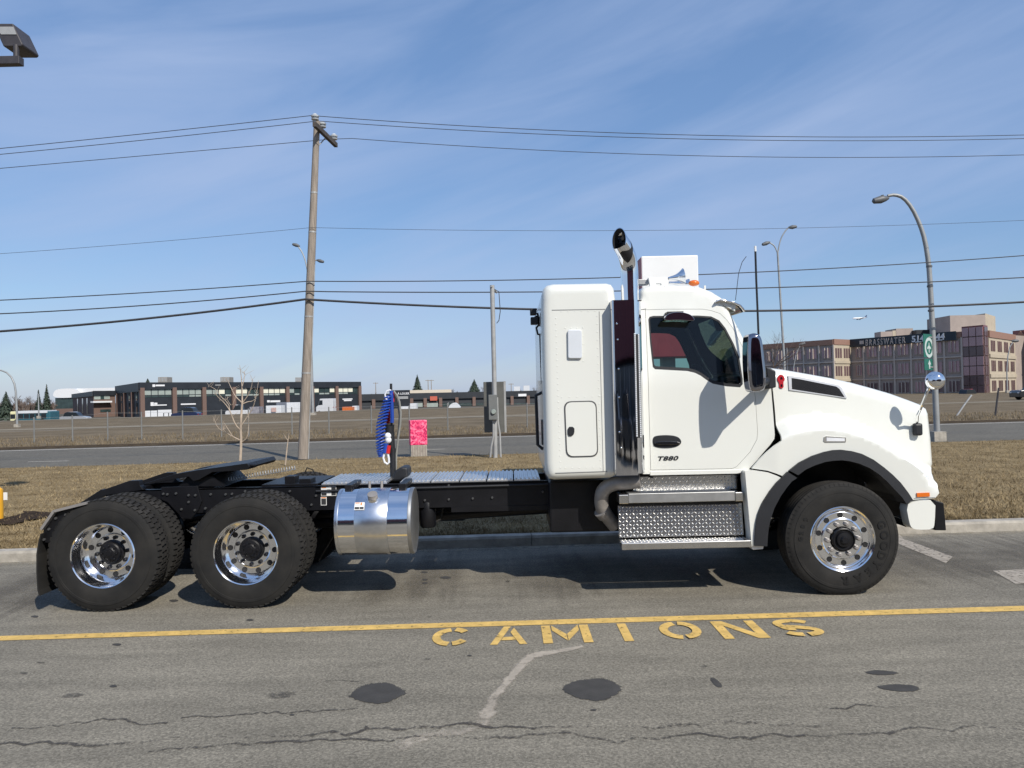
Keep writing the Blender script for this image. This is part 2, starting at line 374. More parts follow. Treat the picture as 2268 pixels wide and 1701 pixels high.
m_print = M('sticker_print', (.03, .03, .03), .6)
m_blue = M('blue_hose', (.012, .055, .32), .4, var=.15)
m_redhose = M('red_hose', (.55, .02, .02), .4, var=.15)
m_hosew = M('white_fitting', (.72, .73, .75), .4, var=.08)
m_cable = M('grey_cable', (.22, .22, .20), .6)
# ================================================================== setting
def stru(o): o['kind'] = 'structure'; return o
def ln(a, b, z, ext=6):
    p, q = gnd(*a, z), gnd(*b, z); d = q-p; return p-d*ext, q+d*ext
def band(l0, l1, z0=None, z1=None):
    a, b = l0; c, d = l1
    f = lambda p, z: Vector((p.x, p.y, z if z is not None else p.z))
    return [f(a, z0), f(b, z0), f(d, z1), f(c, z1)]
m_lot = asphalt('lot_asphalt', (.208, .188, .148)); m_road = asphalt('road_asphalt', (.132, .120, .096), fine=60, stain=.7)
m_grass = ground_mat('dry_grass_soil', [(.085, .060, .032), (.21, .155, .082), (.33, .26, .15)], 1.3)
m_fpost = M('fence_post_steel', (.21, .21, .20), .6, .3, var=.12, vs=5)
m_field = ground_mat('field_grass', [(.075, .058, .038), (.15, .118, .078), (.23, .185, .125)], .35)
m_far = ground_mat('far_ground', [(.07, .06, .05), (.12, .11, .09)], .05)
m_conc = M('concrete_kerb', (.34, .31, .26), .9, var=.25, vs=7, bump=.5, bs=40)
m_soil = ground_mat('dark_mulch', [(.012, .008, .006), (.035, .024, .016), (.07, .045, .03)], 6)
m_gravel = ground_mat('pale_gravel', [(.18, .155, .115), (.27, .235, .18)], 2)
m_white_line = patchy('worn_white_paint', (.50, .46, .40), .62, 26, soft=.1)
m_yellow = patchy('worn_yellow_paint', (.60, .395, .115), .67, 24, soft=.09)
stru(MB().sheet([(-4000, -600, -1.2), (4000, -600, -1.2), (4000, 6000, -1.2), (-4000, 6000, -1.2)]).build('ground', m_far))
KB = (Vector((-6.25, 9.50, 0)), Vector((6.67, 10.05, 0))); kd = (KB[1]-KB[0]); kn = Vector((-kd.y, kd.x, 0)).normalized()
KL = (KB[0]-kd*6, KB[1]+kd*6)
stru(MB().sheet([(-70, -40, 0), (90, -40, 0), KL[1]+kn*.03, KL[0]+kn*.03]).build('parking_lot', m_lot))
kerb = MB(); nseg = 40
for i in range(nseg):                      # cast kerb lengths with a joint every 3.9 m
    a = KL[0].lerp(KL[1], i/nseg); b = KL[0].lerp(KL[1], (i+1)/nseg)-kd.normalized()*.008
    sec = [(0, -.05), (.012, .10), (.03, .128), (.05, .132), (.19, .132), (.19, -.05)]; k = len(sec)
    vs = [p+kn*d+Vector((0, 0, z)) for p in (a, b) for d, z in sec]
    kerb.add(vs, [(j, (j+1) % k, k+(j+1) % k, k+j) for j in range(k)]+[tuple(range(k)), tuple(range(2*k-1, k-1, -1))])
stru(kerb.build('kerb', m_conc))
RN = ln((0, 1037), (2268, 974), .06); RF = ln((0, 998), (2268, 934), 0)
stru(MB().sheet([KL[0]+kn*.185+Vector((0, 0, .12)), KL[1]+kn*.185+Vector((0, 0, .12)), RN[1], RN[0]]).build('grass_verge', m_grass))
rn0 = [Vector((p.x, p.y, .02)) for p in RN]; rf0 = [Vector((p.x, p.y, .02)) for p in RF]
stru(MB().sheet([rn0[0], rn0[1], rf0[1], rf0[0]]).build('road', m_road))
rd = (rf0[1]-rf0[0]).normalized(); rnn = Vector((-rd.y, rd.x, 0))
# road edge strips
e0 = (RN[1]-RN[0]).normalized(); e0n = Vector((-e0.y, e0.x, 0))
m_edge = M('road_shoulder', (.27, .24, .19), .95, var=.25, vs=3, bump=.4, bs=20)
mb = MB(); mb.add([RN[0]+Vector((0, 0, .004)), RN[1]+Vector((0, 0, .004)), RN[1]+e0n*.42+Vector((0, 0, -.03)), RN[0]+e0n*.42+Vector((0, 0, -.03))], [(0, 1, 2, 3)]); stru(mb.build('road_edge', m_edge))
stru(MB().sheet([rf0[0]-rnn*.9+Vector((0, 0, .004)), rf0[1]-rnn*.9+Vector((0, 0, .004)), rf0[1]-rnn*.62+Vector((0, 0, .004)), rf0[0]-rnn*.62+Vector((0, 0, .004))]).build('road_edge_line', m_white_line))
a, b = gnd(943, 996, .024), gnd(985, 994.5, .024); stru(MB().sheet([a, b, b+rnn*.12, a+rnn*.12]).build('lane_dash', m_white_line))
a, b = gnd(60, 1023, .024), gnd(150, 1021, .024); stru(MB().sheet([a, b, b+rnn*.12, a+rnn*.12]).build('lane_dash', m_white_line))
# field beyond the road
crest_px = [(-900, 952), (0, 933), (420, 921), (820, 908), (1072, 902), (1500, 887), (1988, 873), (2268, 865), (3300, 842)]
cr_pts = [gnd(u, v, .06) for u, v in crest_px]
fa, fb = gnd(-900, 1020, .06), gnd(3300, 905, .06)
lo = [Vector((rf0[0].x, rf0[0].y, .015)), Vector((rf0[1].x, rf0[1].y, .015))]
near = [lo[0].lerp(lo[1], i/8) for i in range(9)]
n1_ = [Vector((-60, 0, 0))]*0
def foot(p): # point on the far road edge closest to p
    d = lo[1]-lo[0]; t = (p-lo[0]).dot(d)/d.dot(d); q = lo[0]+d*t; return Vector((q.x, q.y, .015))
mb = MB(); L0 = [Vector((-400, lo[0].lerp(lo[1], 0).y, .015))]*0
ft = [foot(p) for p in cr_pts]; up_ = [Vector((p.x, p.y, .06))+rnn*0 for p in ft]
for i in range(len(cr_pts)-1):
    a0, a1 = ft[i], ft[i+1]; b0, b1 = a0+rnn*1.2+Vector((0, 0, .25)), a1+rnn*1.2+Vector((0, 0, .25)); c0, c1 = cr_pts[i], cr_pts[i+1]; d0, d1 = c0+rnn*4-Vector((0, 0, 1.3)), c1+rnn*4-Vector((0, 0, 1.3))
    b0.z = b1.z = .10
    mb.add([a0, a1, b1, b0, c1, c0, d1, d0], [(0, 1, 2, 3), (3, 2, 4, 5), (5, 4, 6, 7)])
stru(mb.build('field', m_field))
mb = MB()
for i in range(len(cr_pts)-1):
    a, b = cr_pts[i]+Vector((0, 0, .03)), cr_pts[i+1]+Vector((0, 0, .03)); mb.add([a-rnn*4, b-rnn*4, b+rnn*.3, a+rnn*.3], [(0, 1, 2, 3)])
stru(mb.build('crest_path', m_gravel))
pa, pb = gnd(-900, 980, .10), gnd(3300, 857, .10); pa, pb = gnd(0, 954, .10), gnd(2268, 889, .10); pd = pb-pa; pn = Vector((-pd.y, pd.x, 0)).normalized()
stru(MB().sheet([pa-pd*2, pb+pd*2, pb+pd*2+pn*3.6, pa-pd*2+pn*3.6]).build('field_path', m_gravel))
sa, sb = rf0[0]+rnn*.02, rf0[1]+rnn*.02
mb = MB(); mb.add([sa+Vector((0, 0, .004)), sb+Vector((0, 0, .004)), sb+rnn*.75+Vector((0, 0, .075)), sa+rnn*.75+Vector((0, 0, .075))], [(0, 1, 2, 3)]); stru(mb.build('road_bank', ground_mat('bank_dark', [(.018, .013, .009), (.06, .043, .026), (.10, .075, .045)], 2)))  # dark brown strip sloping up along the far road edge
# grass blades: matted dead lawn near, weeds by the fence
rng = np.random.default_rng(3)
def blades(n, fpos, h0, h1, wd, name, mat, lean=1.0):
    x, y, z = fpos(n); a = rng.uniform(0, 2*np.pi, n); h = rng.uniform(h0, h1, n); b = rng.uniform(0, 2*np.pi, n); l = rng.uniform(.3, 1, n)*lean*h
    dx, dy = np.cos(a)*wd*.5, np.sin(a)*wd*.5
    v = np.empty((n, 3, 3)); v[:, 0] = np.stack([x-dx, y-dy, z], 1); v[:, 1] = np.stack([x+dx, y+dy, z], 1); v[:, 2] = np.stack([x+np.cos(b)*l, y+np.sin(b)*l, z+h], 1)
    me = bpy.data.meshes.new(name); me.vertices.add(3*n); me.loops.add(3*n); me.polygons.add(n)
    me.vertices.foreach_set('co', v.ravel()); me.loops.foreach_set('vertex_index', np.arange(3*n)); me.polygons.foreach_set('loop_start', np.arange(n)*3); me.update(calc_edges=True)
    o = bpy.data.objects.new(name, me); col.objects.link(o); me.materials.append(mat); return o
m_blade = M('dry_blades', (.115, .082, .040), .9, vs=1.5, c2=(.42, .325, .185), spec=.15, detail=8)
def verge_pos(n):
    t = rng.uniform(0, 1, n)**1.7; y0 = 9.95; Y = y0+t*12.5; X = rng.uniform(-.78, .78, n)*Y
    yk = KB[0].y+(X-KB[0].x)*kd.y/kd.x+.22; yr = RN[0].y+(X-RN[0].x)*(RN[1].y-RN[0].y)/(RN[1].x-RN[0].x); Y = yk+(yr-yk)*t
    return X, Y, .118-.06*t
o = blades(150000, verge_pos, .015, .055, .012, 'lawn_grass', m_blade, 1.6); tag(o, 'short dry straw coloured grass matted over the roadside verge', 'grass', kind='stuff')
def weed_pos(n):
    X = rng.uniform(-32, 32, n); base = rf0[0].y+(X-rf0[0].x)*rd.y/rd.x; t = rng.uniform(0, 1, n)**1.6; Y = base+1.0+t*9; return X, Y, np.full(n, .08)
o = blades(16000, weed_pos, .04, .20, .03, 'field_weeds', M('weed_blades', (.12, .09, .05), .9, vs=1.2, c2=(.28, .22, .14), spec=.1), .7); tag(o, 'sparse dead weeds standing along the far side of the road', 'weeds', kind='stuff')
o = blades(5000, verge_pos, .05, .11, .02, 'grass_tufts', m_blade, .8); tag(o, 'taller dead grass tufts scattered over the roadside verge', 'grass', kind='stuff')
# mulch bed and bare patch at left
def blob(pts, z, name, mat, jit=.0, dens=.08):
    p = [gnd(u, v, z) for u, v in pts]; p = [Vector((*q, z)) for q in densify([(q.x, q.y) for q in p], dens)]
    rr = random.Random(len(pts)*7+int(pts[0][0])); p = [q+Vector((rr.uniform(-jit, jit), rr.uniform(-jit, jit), 0)) for q in p]
    return MB().sheet(p).build(name, mat)
stru(blob([(-60, 1166), (30, 1160), (60, 1152), (100, 1146), (125, 1138), (100, 1133), (58, 1131), (40, 1141), (-10, 1150), (-60, 1155)], .14, 'mulch_bed', m_soil, .04))
# ---------------- markings and marks on the lot
yl0 = (gnd(0, 1408.5, .004), gnd(2268, 1341.5, .004)); yl1 = (gnd(0, 1418.5, .004), gnd(2268, 1352.5, .004)); d0 = (yl0[1]-yl0[0])*.6; d1 = (yl1[1]-yl1[0])*.6
stru(MB().sheet([yl1[0]-d1, yl1[1]+d1, yl0[1]+d0, yl0[0]-d0]).build('yellow_line', m_yellow))
w0, w1 = gnd(948, 1432.5, .004), gnd(1840, 1409.5, .004)
ex = (w1-w0).normalized(); ey = Vector((-ex.y, ex.x, 0))
word = thing('painted_word', 'yellow stencilled word CAMIONS painted on the asphalt below the yellow line', 'lettering', (w0+w1)/2)
def thick(pl, t, cap=True):                 # stroke outline quads
    q = []; n = len(pl); vs = []
    for i in range(n):
        a = Vector(pl[max(i-1, 0)]); b = Vector(pl[min(i+1, n-1)]); d = (b-a).normalized(); nn = Vector((-d.y, d.x)); vs.append((Vector(pl[i])+nn*t/2, Vector(pl[i])-nn*t/2))
    return [[vs[i][0], vs[i+1][0], vs[i+1][1], vs[i][1]] for i in range(n-1)]
def arcp(cx, cy_, rx, ry, a0, a1, n=10): return [(cx+rx*math.cos(R(a0+(a1-a0)*i/n)), cy_+ry*math.sin(R(a0+(a1-a0)*i/n))) for i in range(n+1)]
t_ = .2
LET = {
 'C': [thick(arcp(.5, .5, .38, .4, 97, 263, 14), .21), thick(arcp(.5, .5, .38, .4, 80, 35, 6), .21), thick(arcp(.5, .5, .38, .4, 277, 325, 6), .21)],
 'A': [[[(0, 0), (.2, 0), (.57, 1), (.37, 1)]], [[(.8, 0), (1, 0), (.66, .92), (.555, .66)]], [[(.3, .22), (.70, .22), (.64, .40), (.365, .40)]]],
 'M': [[[(0, 0), (.19, 0), (.19, 1), (0, 1)]], [[(.81, 0), (1, 0), (1, 1), (.81, 1)]], [[(.215, 1), (.215, .7), (.5, .12), (.5, .48)]], [[(.785, 1), (.785, .7), (.515, .12), (.515, .48)]]],
 'I': [[[(.0, 0), (1, 0), (1, 1), (.0, 1)]]],
 'O': [thick(arcp(.5, .5, .39, .4, 97, 263, 14), .21), thick(arcp(.5, .5, .39, .4, 83, -83, 14), .21)],
 'N': [[[(0, 0), (.22, 0), (.22, .92), (0, 1)]], [[(.78, .06), (1, 0), (1, 1), (.78, 1)]], [[(.03, 1), (.27, 1), (.98, .0), (.74, 0)]]],
 'S': [thick(arcp(.5, .72, .36, .19, 25, 200, 10)+arcp(.52, .5, .3, .08, 200, 250, 3), .19), thick([(.28, .56), (.5, .51), (.72, .44)]+arcp(.5, .28, .37, .19, 30, -80, 8), .19), thick(arcp(.5, .28, .37, .19, -98, -160, 5), .19)]}
hgt = .455
for ch, u0, u1, vb in (('C', 950, 1040, 1432), ('A', 1085, 1168, 1428), ('M', 1204, 1315, 1425), ('I', 1384, 1405, 1420), ('O', 1474, 1568, 1417), ('N', 1606, 1708, 1415), ('S', 1740, 1842, 1411)):
    a = gnd(u0, vb, .0045); b = gnd(u1, vb-(u1-u0)*.026, .0045); wdt = (b-a).length
    if ch == 'C': wdt *= 1.02
    mb = MB()
    for piece in LET[ch]:
        for q in piece: mb.sheet([a+ex*(p[0]*wdt)+ey*(p[1]*hgt)+Vector((0, 0, len(mb.f)*.00025)) for p in q])
    mb.build('letter', m_yellow, word)
# white stall lines
m_stall = patchy('faded_white_paint', (.33, .29, .235), .62, 22, soft=.1)
stru(MB().sheet([gnd(u, v, .004) for u, v in ((1960, 1186), (1998, 1208), (2095, 1247), (2110, 1233), (2003, 1194), (1985, 1178))]).build('stall_line', m_stall))
stru(MB().sheet([gnd(u, v, .004) for u, v in ((2199, 1264), (2249, 1293), (2400, 1283), (2400, 1254))]).build('stall_line', m_stall))
# stains and old patches
m_oil = soft_mat('oil_stain', (.048, .045, .041), 24, 2.2, .93, .35, .75); m_faint = soft_mat('faint_stain', (.05, .046, .042), 30, 5.0, .5, .9, 2.6)
Q = lambda x, y: (x*900/2212, 1300+y*900/2212)
Q2 = lambda x, y: (800+x*1468/2212, 1330+y*1468/2212)
blobs = [([Q(1895, 592), Q(1950, 545), Q(2030, 520), Q(2130, 522), Q(2170, 545), Q(2222, 575), Q(2150, 610), Q(2090, 638), Q(1990, 630), Q(1930, 610)], m_oil),
 ([Q2(665, 292), Q2(710, 268), Q2(780, 258), Q2(830, 262), Q2(875, 292), Q2(850, 315), Q2(800, 338), Q2(730, 328), Q2(690, 312)], m_oil),
 ([Q2(1675, 238), Q2(1720, 230), Q2(1800, 240), Q2(1770, 248), Q2(1710, 248)], m_oil), ([Q2(1705, 286), Q2(1780, 278), Q2(1850, 282), Q2(1870, 302), Q2(1780, 304)], m_oil),
 ([Q2(1160, 256), Q2(1185, 260), Q2(1210, 288), Q2(1185, 290)], m_oil),
 ([Q(1420, 595), Q(1490, 570), Q(1640, 560), Q(1600, 600), Q(1510, 620)], m_faint), ([Q(280, 605), Q(350, 580), Q(450, 570), Q(490, 585), Q(420, 605)], m_faint),
 ([Q(915, 72), Q(950, 66), Q(980, 74), Q(940, 84)], m_oil), ([Q(590, 540), Q(620, 530), Q(645, 540), Q(610, 548)], m_oil)]
BZ = lambda x, y: (680+x/3.16, 980+y/3.16)
blobs += [([BZ(920, 945), BZ(970, 932), BZ(1015, 945), BZ(975, 958)], m_oil), ([BZ(790, 905), BZ(820, 900), BZ(855, 908), BZ(815, 915)], m_oil), ([BZ(800, 960), BZ(830, 952), BZ(850, 962), BZ(820, 968)], m_oil), ([BZ(800, 982), BZ(830, 976), BZ(852, 984), BZ(820, 992)], m_oil), ([BZ(1380, 970), BZ(1410, 960), BZ(1430, 972), BZ(1400, 982)], m_faint)]
def soft_blob(pts, mat, z=.0035):
    p = smooth_poly([(q.x, q.y) for q in (gnd(u, v, z) for u, v in pts)], 1); p = densify(p, .03); n = len(p); cx_, cy_ = sum(q[0] for q in p)/n, sum(q[1] for q in p)/n
    vs = [(cx_, cy_, z)]; cv = [2.2]
    for k, c_ in ((.6, 2.0), (.86, 1.2), (1.0, .5), (1.25, -.6)):
        vs += [(cx_+(x-cx_)*k, cy_+(y-cy_)*k, z) for x, y in p]; cv += [c_]*n
    fs = [(0, 1+i, 1+(i+1) % n) for i in range(n)]+[(1+r*n+i, 1+r*n+(i+1) % n, 1+(r+1)*n+(i+1) % n, 1+(r+1)*n+i) for r in range(3) for i in range(n)]
    return cover(MB().add(vs, fs).build('oil_stain', mat), cv)
rs = random.Random(9)
for i in range(15):
    u, v = rs.uniform(40, 2200), rs.uniform(1340, 1640); s = rs.uniform(3, 9); blobs.append(([(u-s*2, v), (u-s*.3, v-s*.5), (u+s*1.6, v-s*.2), (u+s*.5, v+s*.5)], m_faint if rs.random() < .7 else m_oil))
for i, (p, mm) in enumerate(blobs):
    stru(soft_blob(p, mm))
def crack(px, w_, mat, name='pavement_crack', jit=.02, z=.0037, ws=None):
    p = [q if isinstance(q, Vector) else gnd(*q, z) for q in px]; rr = random.Random(int(abs(p[0].x*100+p[0].y*100))); p = densify([(q.x, q.y) for q in p], .05, False); n = len(p); vs = []; cv = []; ox = oy = 0; gap = 1
    for i, (x, y) in enumerate(p):
        a = Vector(p[max(i-1, 0)]); b = Vector(p[min(i+1, n-1)]); d = (b-a).normalized(); nn = Vector((-d.y, d.x)); oy = oy*.7+rr.uniform(-jit, jit)*.6; gap = max(.5, min(1, gap+rr.uniform(-.16, .16)))
        ww = w_*rr.uniform(.7, 1.3) if ws is None else float(np.interp(i/(n-1), np.linspace(0, 1, len(ws)), ws))*rr.uniform(.75, 1.2); c_ = Vector((x, y))+nn*oy
        for k, a_ in ((-1, -.25), (-.3, 1.0*gap), (.3, 1.0*gap), (1, -.25)): q = c_+nn*ww*k; vs.append((q.x, q.y, z)); cv.append(a_)
    mb = MB().add(vs, [(4*i+k, 4*i+k+1, 4*i+k+5, 4*i+k+4) for i in range(n-1) for k in range(3)]); return stru(cover(mb.build(name, mat), cv))
m_crack = soft_mat('crack_dark', (.050, .044, .039), 34, 2.6, .7, .4, 1.15)
crack([Q(0, 850), Q(250, 850), Q(420, 850), Q(600, 840), Q(820, 825), Q(1080, 830), Q(1300, 805), Q(1480, 790), Q(1640, 800), Q(1760, 780), Q(1880, 795), Q(1990, 745), Q(2150, 780)]+[Q2(250, 425), Q2(370, 412), Q2(600, 416), Q2(740, 412), Q2(860, 425), Q2(1050, 410), Q2(1300, 410), Q2(1480, 416), Q2(1560, 408)], .034, m_crack, jit=.05)
crack([Q(820, 885), Q(1080, 878), Q(1260, 875), Q(1460, 858), Q(1700, 845), Q(1900, 832), Q(2040, 842)]+[Q2(150, 458), Q2(260, 456), Q2(480, 458), Q2(620, 438), Q2(740, 440), Q2(860, 460), Q2(1020, 455), Q2(1130, 442), Q2(1330, 452), Q2(1540, 440), Q2(1750, 436), Q2(2000, 428), Q2(2212, 424)], .028, m_crack, jit=.05)
crack([Q(60, 770), Q(240, 748), Q(460, 740), Q(600, 722), Q(760, 745), Q(900, 748)], .022, m_crack, jit=.05)
crack([Q(980, 718), Q(1200, 712), Q(1340, 685), Q(1500, 682), Q(1700, 690), Q(1850, 682), Q(1950, 660)], .02, m_crack, jit=.05)
crack([Q2(1560, 358), Q2(1660, 352), Q2(1780, 348)], .02, m_crack, jit=.05)
crack([Q(1760, 512), Q(1860, 506), Q(1960, 508)], .012, m_crack)
crack([KB[0].lerp(KB[1], t/20)-kn*.10 for t in range(-12, 34)], .16, soft_mat('kerb_grit', (.34, .30, .23), 6, 1.6, .6, .45, 1.0), 'gutter_grit', .03, .0032)
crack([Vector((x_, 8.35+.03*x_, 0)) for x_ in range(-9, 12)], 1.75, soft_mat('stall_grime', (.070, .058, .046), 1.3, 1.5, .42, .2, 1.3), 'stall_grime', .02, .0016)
m_pale = soft_mat('pale_repair_streak', (.48, .42, .34), 14, 2.0, .7, .25, 1.0)
crack([Q2(740, 152), Q2(640, 172), Q2(570, 185), Q2(540, 212), Q2(490, 268), Q2(440, 325), Q2(415, 385), Q2(395, 425), Q2(330, 440), Q2(220, 448), Q2(120, 490)], .1, m_pale, 'repair_streak', .01, .0036, [.05, .08, .09, .07, .07, .06, .07, .08, .08, .10, .12])
# ================================================================== the truck
YC = 8.30
xr, xd, xf = at(228.7, 1234, 7.15).x, at(545, 1225, 7.15).x, at(1865.5, 1195, 7.15).x
truck = thing('semi_truck', 'white conventional day tractor truck with short sleeper and black bare chassis', 'truck', ((xr+xf)/2, YC, 0))
mir = lambda p: (p[0], 2*YC-p[1], p[2])
# ---- wheels
TR = .525
def tyre_mb(w=.27, ribs=False, n=96):
    p = [(.288, .035), (.30, .018), (.335, .006), (.385, 0), (.43, .004), (.432, .001), (.455, .003), (.458, .008), (.487, .014), (.507, .026)]
    if ribs:
        tr = [(TR, .034)]
        for g in (.08, .135, .19): tr += [(TR, g-.006), (TR-.014, g-.004), (TR-.014, g+.004), (TR, g+.006)]
        tr += [(TR, w-.034)]
    else: tr = [(TR-.016, .034), (TR-.016, w-.034)]
    p = p+tr+[(r, w-y) for r, y in p[::-1]]
    mb = MB().lathe(p, n=n)
    if not ribs:
        nb = 58
        for k in range(nb):
            for row, (ya, yb) in enumerate(((.022, .078), (.086, .132), (.138, .184), (.192, w-.022))):
                a = 2*math.pi*(k+(.5 if row in (1, 2) else 0)+(.12 if row == 2 else 0))/nb; da = 2*math.pi/nb*(.36 if row in (0, 3) else .34)
                vs = []
                for rr, sh in ((TR-.019, 1), (TR+.001, .93)):
                    for q, y in ((a-da*sh, ya), (a+da*sh, ya+.008), (a+da*sh, yb+.008), (a-da*sh, yb)):
                        rq = rr - (.008 if (row == 0 and y < .04) or (row == 3 and y > .24) else 0)
                        vs.append((rq*math.cos(q), min(y, w-.016), rq*math.sin(q)))
                mb.add(vs, [(4, 5, 6, 7), (0, 1, 5, 4), (1, 2, 6, 5), (2, 3, 7, 6), (3, 0, 4, 7)])
    else:                                   # shoulder notches
        nb = 72
        for k in range(nb):
            a = 2*math.pi*k/nb; da = math.pi/nb*.82
            vs = [(r*math.cos(q), y, r*math.sin(q)) for r, y in ((TR+.001, .036), (.509, .0225), (.49, .0125)) for q in (a-da, a+da)]
            mb.add(vs, [(0, 1, 3, 2), (2, 3, 5, 4)])
    mb.v = [Vector((q.x, q.y, max(q.z, -.5185))) for q in mb.v]
    return mb
def arc_text(s, angs, rad, size, y):
    mb = MB()
    for ch, a in zip(s, angs):
        me = text(ch, size, .0022, bold=.004); q = R(a)
        ez = Vector((math.cos(q), 0, math.sin(q))); ex = Vector((math.sin(q), 0, -math.cos(q)))
        place_text(me, (ez.x*rad, y, ez.z*rad), ex, ez)
        mb.add([tuple(v.co) for v in me.vertices], [tuple(p.vertices) for p in me.polygons]); bpy.data.meshes.remove(me)
    return mb
hexnut = lambda rr, y0, y1: MB().lathe([(0, y0), (rr*.6, y0), (rr, y0+.006), (rr, y1)], n=6)
nut_me = hexnut(.0225, -.034, .004).mesh('lug_nut'); nut_me.materials.append(m_steel)
nutd_me = hexnut(.019, -.028, .004).mesh('lug_nut'); nutd_me.materials.append(m_black)
hole_me = MB().lathe([(.0, .001), (.022, .001), (.0245, -.003), (.026, .0)], n=16).mesh('hand_hole'); hole_me.materials.append(m_dark)
drive_rim = [(.300, .034), (.303, .016), (.297, .010), (.288, .016), (.281, .034), (.276, .060), (.262, .085), (.255, .12), (.252, .165), (.246, .192), (.232, .205), (.19, .208), (.172, .206), (.166, .200), (.162, .196), (.118, .196), (.112, .205), (.02, .21)]
front_rim = [(.300, .036), (.304, .014), (.298, .008), (.287, .014), (.279, .034), (.272, .052), (.262, .058), (.254, .052), (.249, .042), (.245, .040), (.196, .040), (.184, .034), (.178, .026), (.118, .026), (.11, .036), (.02, .04)]
drive_hub = [(0, .115), (.03, .115), (.034, .122), (.048, .124), (.06, .135), (.088, .14), (.098, .15), (.102, .172), (.117, .178), (.117, .205)]
front_hub = [(0, -.04), (.028, -.04), (.034, -.032), (.04, -.022), (.066, -.018), (.072, -.004), (.076, .002), (.092, .0), (.098, -.012), (.108, -.006), (.110, .034)]
ty_drive = tyre_mb().mesh('tyre'); ty_front = tyre_mb(.30, True).mesh('tyre')
for me in (ty_drive, ty_front):
    me.materials.append(m_rubber); me.materials.append(m_dusty); me.polygons.foreach_set('material_index', [1 if min(math.hypot(me.vertices[i].co.x, me.vertices[i].co.z) for i in p.vertices) > TR-.017 else 0 for p in me.polygons]); me.polygons.foreach_set('use_smooth', [True]*len(me.polygons)); me.set_sharp_from_angle(angle=R(30))
def rawpart(name, me, parent, loc=(0, 0, 0), rot=None):
    o = bpy.data.objects.new(name, me); col.objects.link(o); o.parent = parent; o.location = loc
    if rot: o.rotation_euler = rot
    return o
cache = {}
def wheel(x, y, kind, near=True, second=False, spin=0.0):
    e = bpy.data.objects.new('wheel', None); col.objects.link(e); e.parent = truck; e.location = Vector((x, y, .5185))-wl(truck)
    if not near: e.rotation_euler = (0, 0, math.pi)
    fr = kind == 'front'
    rawpart('tyre', ty_front if fr else ty_drive, e)
    if not fr: rawpart('tyre', ty_drive, e, (0, .335, 0))
    if kind not in cache:
        a = MB().lathe(front_rim if fr else drive_rim, n=72).build('rim', m_alu, e, smooth=25, raw=True)
        b = MB().lathe(front_hub if fr else drive_hub, n=20).build('hub', m_black, e, smooth=30, raw=True)
        if not fr:
            q = MB().lathe([(.30, .33), (.255, .36), (.25, .50), (.1, .55)], n=40); q.build('inner_rim', m_steel, e, smooth=30, raw=True)
        cache[kind] = (a.data, b.data)
    else:
        rawpart('rim', cache[kind][0], e); rawpart('hub', cache[kind][1], e)
    if near:
        for k in range(10):
            q = 2*math.pi*k/10+spin; c, s_ = math.cos(q), math.sin(q)
            rawpart('lug_nut', nut_me if fr else nutd_me, e, (c*.1435, .026 if fr else .196, s_*.1435))
            q += math.pi/10; c, s_ = math.cos(q), math.sin(q)
            rr = .222 if fr else .211
            rawpart('hand_hole', hole_me, e, (c*rr, .0385 if fr else .2033, s_*rr), (R(0), 0, 0))
        if fr:
            arc_text('GOODYEAR', (20, 5, -10, -24, -38, -53, -70, -89), .376, .098, .0005).build('sidewall_lettering', m_letter, e, raw=True)['kind'] = 'stuff'
            arc_text('G289', (178, 170, 161, 151), .392, .052, .0005).build('sidewall_lettering', m_letter, e, raw=True)['kind'] = 'stuff'
        else:
            for k in range(8):              # studs on the drive hub
                q = 2*math.pi*k/8; rawpart('hub_stud', nutd_me, e, (math.cos(q)*.072, .137, math.sin(q)*.072)).scale = (.55, .7, .55)
    return e
for x, k, s in ((xr, 'drive', .1), (xd, 'drive', .25), (xf, 'front', .05)):
    wheel(x, 7.12, k, True, spin=s)
for x, k in ((xr, 'drive'), (xd, 'drive'), (xf, 'front')): wheel(x, 2*YC-7.12, k, False)
# ---- chassis
zt = 1.035
fr = MB()
for s in (1, -1):
    yo = YC-s*.43
    for a, b, c, d in ((0, .008, .78, zt), (0, .09, zt-.01, zt), (0, .09, .78, .79)):
        y0, y1 = (yo+a, yo+b) if s > 0 else (yo-b, yo-a)
        fr.box(xr-.35, xf+.55, y0, y1, c, d)
fr.build('frame_rails', m_black, truck)
for x in (xr-.30, xr+.64, xd+.55, xd+1.4, xd+2.4, xd+3.4): MB().box(x-.05, x+.05, YC-.42, YC+.42, .82, 1.0).build('crossmember', m_black, truck)
for x in (xr, xd):
    ax = MB().tube([(x, 7.45, .52), (x, YC-.25, .53), (x, YC+.25, .53), (x, 2*YC-7.45, .52)], .075, 10); ax.ball((x+.02, YC, .55), .24, 14, 8, (1, .8, 1))
    ax.build('drive_axle', m_black, truck, smooth=True)
    for s in (1, -1):
        y = YC-s*.52; MB().tube([(x-.42, y, .72), (x-.2, y, .62), (x+.1, y, .60), (x+.42, y, .66)], .045, 8).build('suspension_arm', m_black, truck, smooth=True)
        MB().lathe([(.05, .60), (.11, .62), (.125, .70), (.115, .78), (.12, .86), (.05, .9)], (x-.38, y, 0), 'z', 20).build('air_spring', m_rubber, truck, smooth=True)
MB().tube([(xf, 7.5, .52), (xf, YC-.5, .46), (xf, YC+.5, .46), (xf, 2*YC-7.5, .52)], .06, 10).build('front_axle', m_black, truck, smooth=True)
MB().tube([(xd+.2, YC, .58), (xd+3.6, YC, .72)], .055, 12).build('driveshaft', m_black, truck, smooth=True)
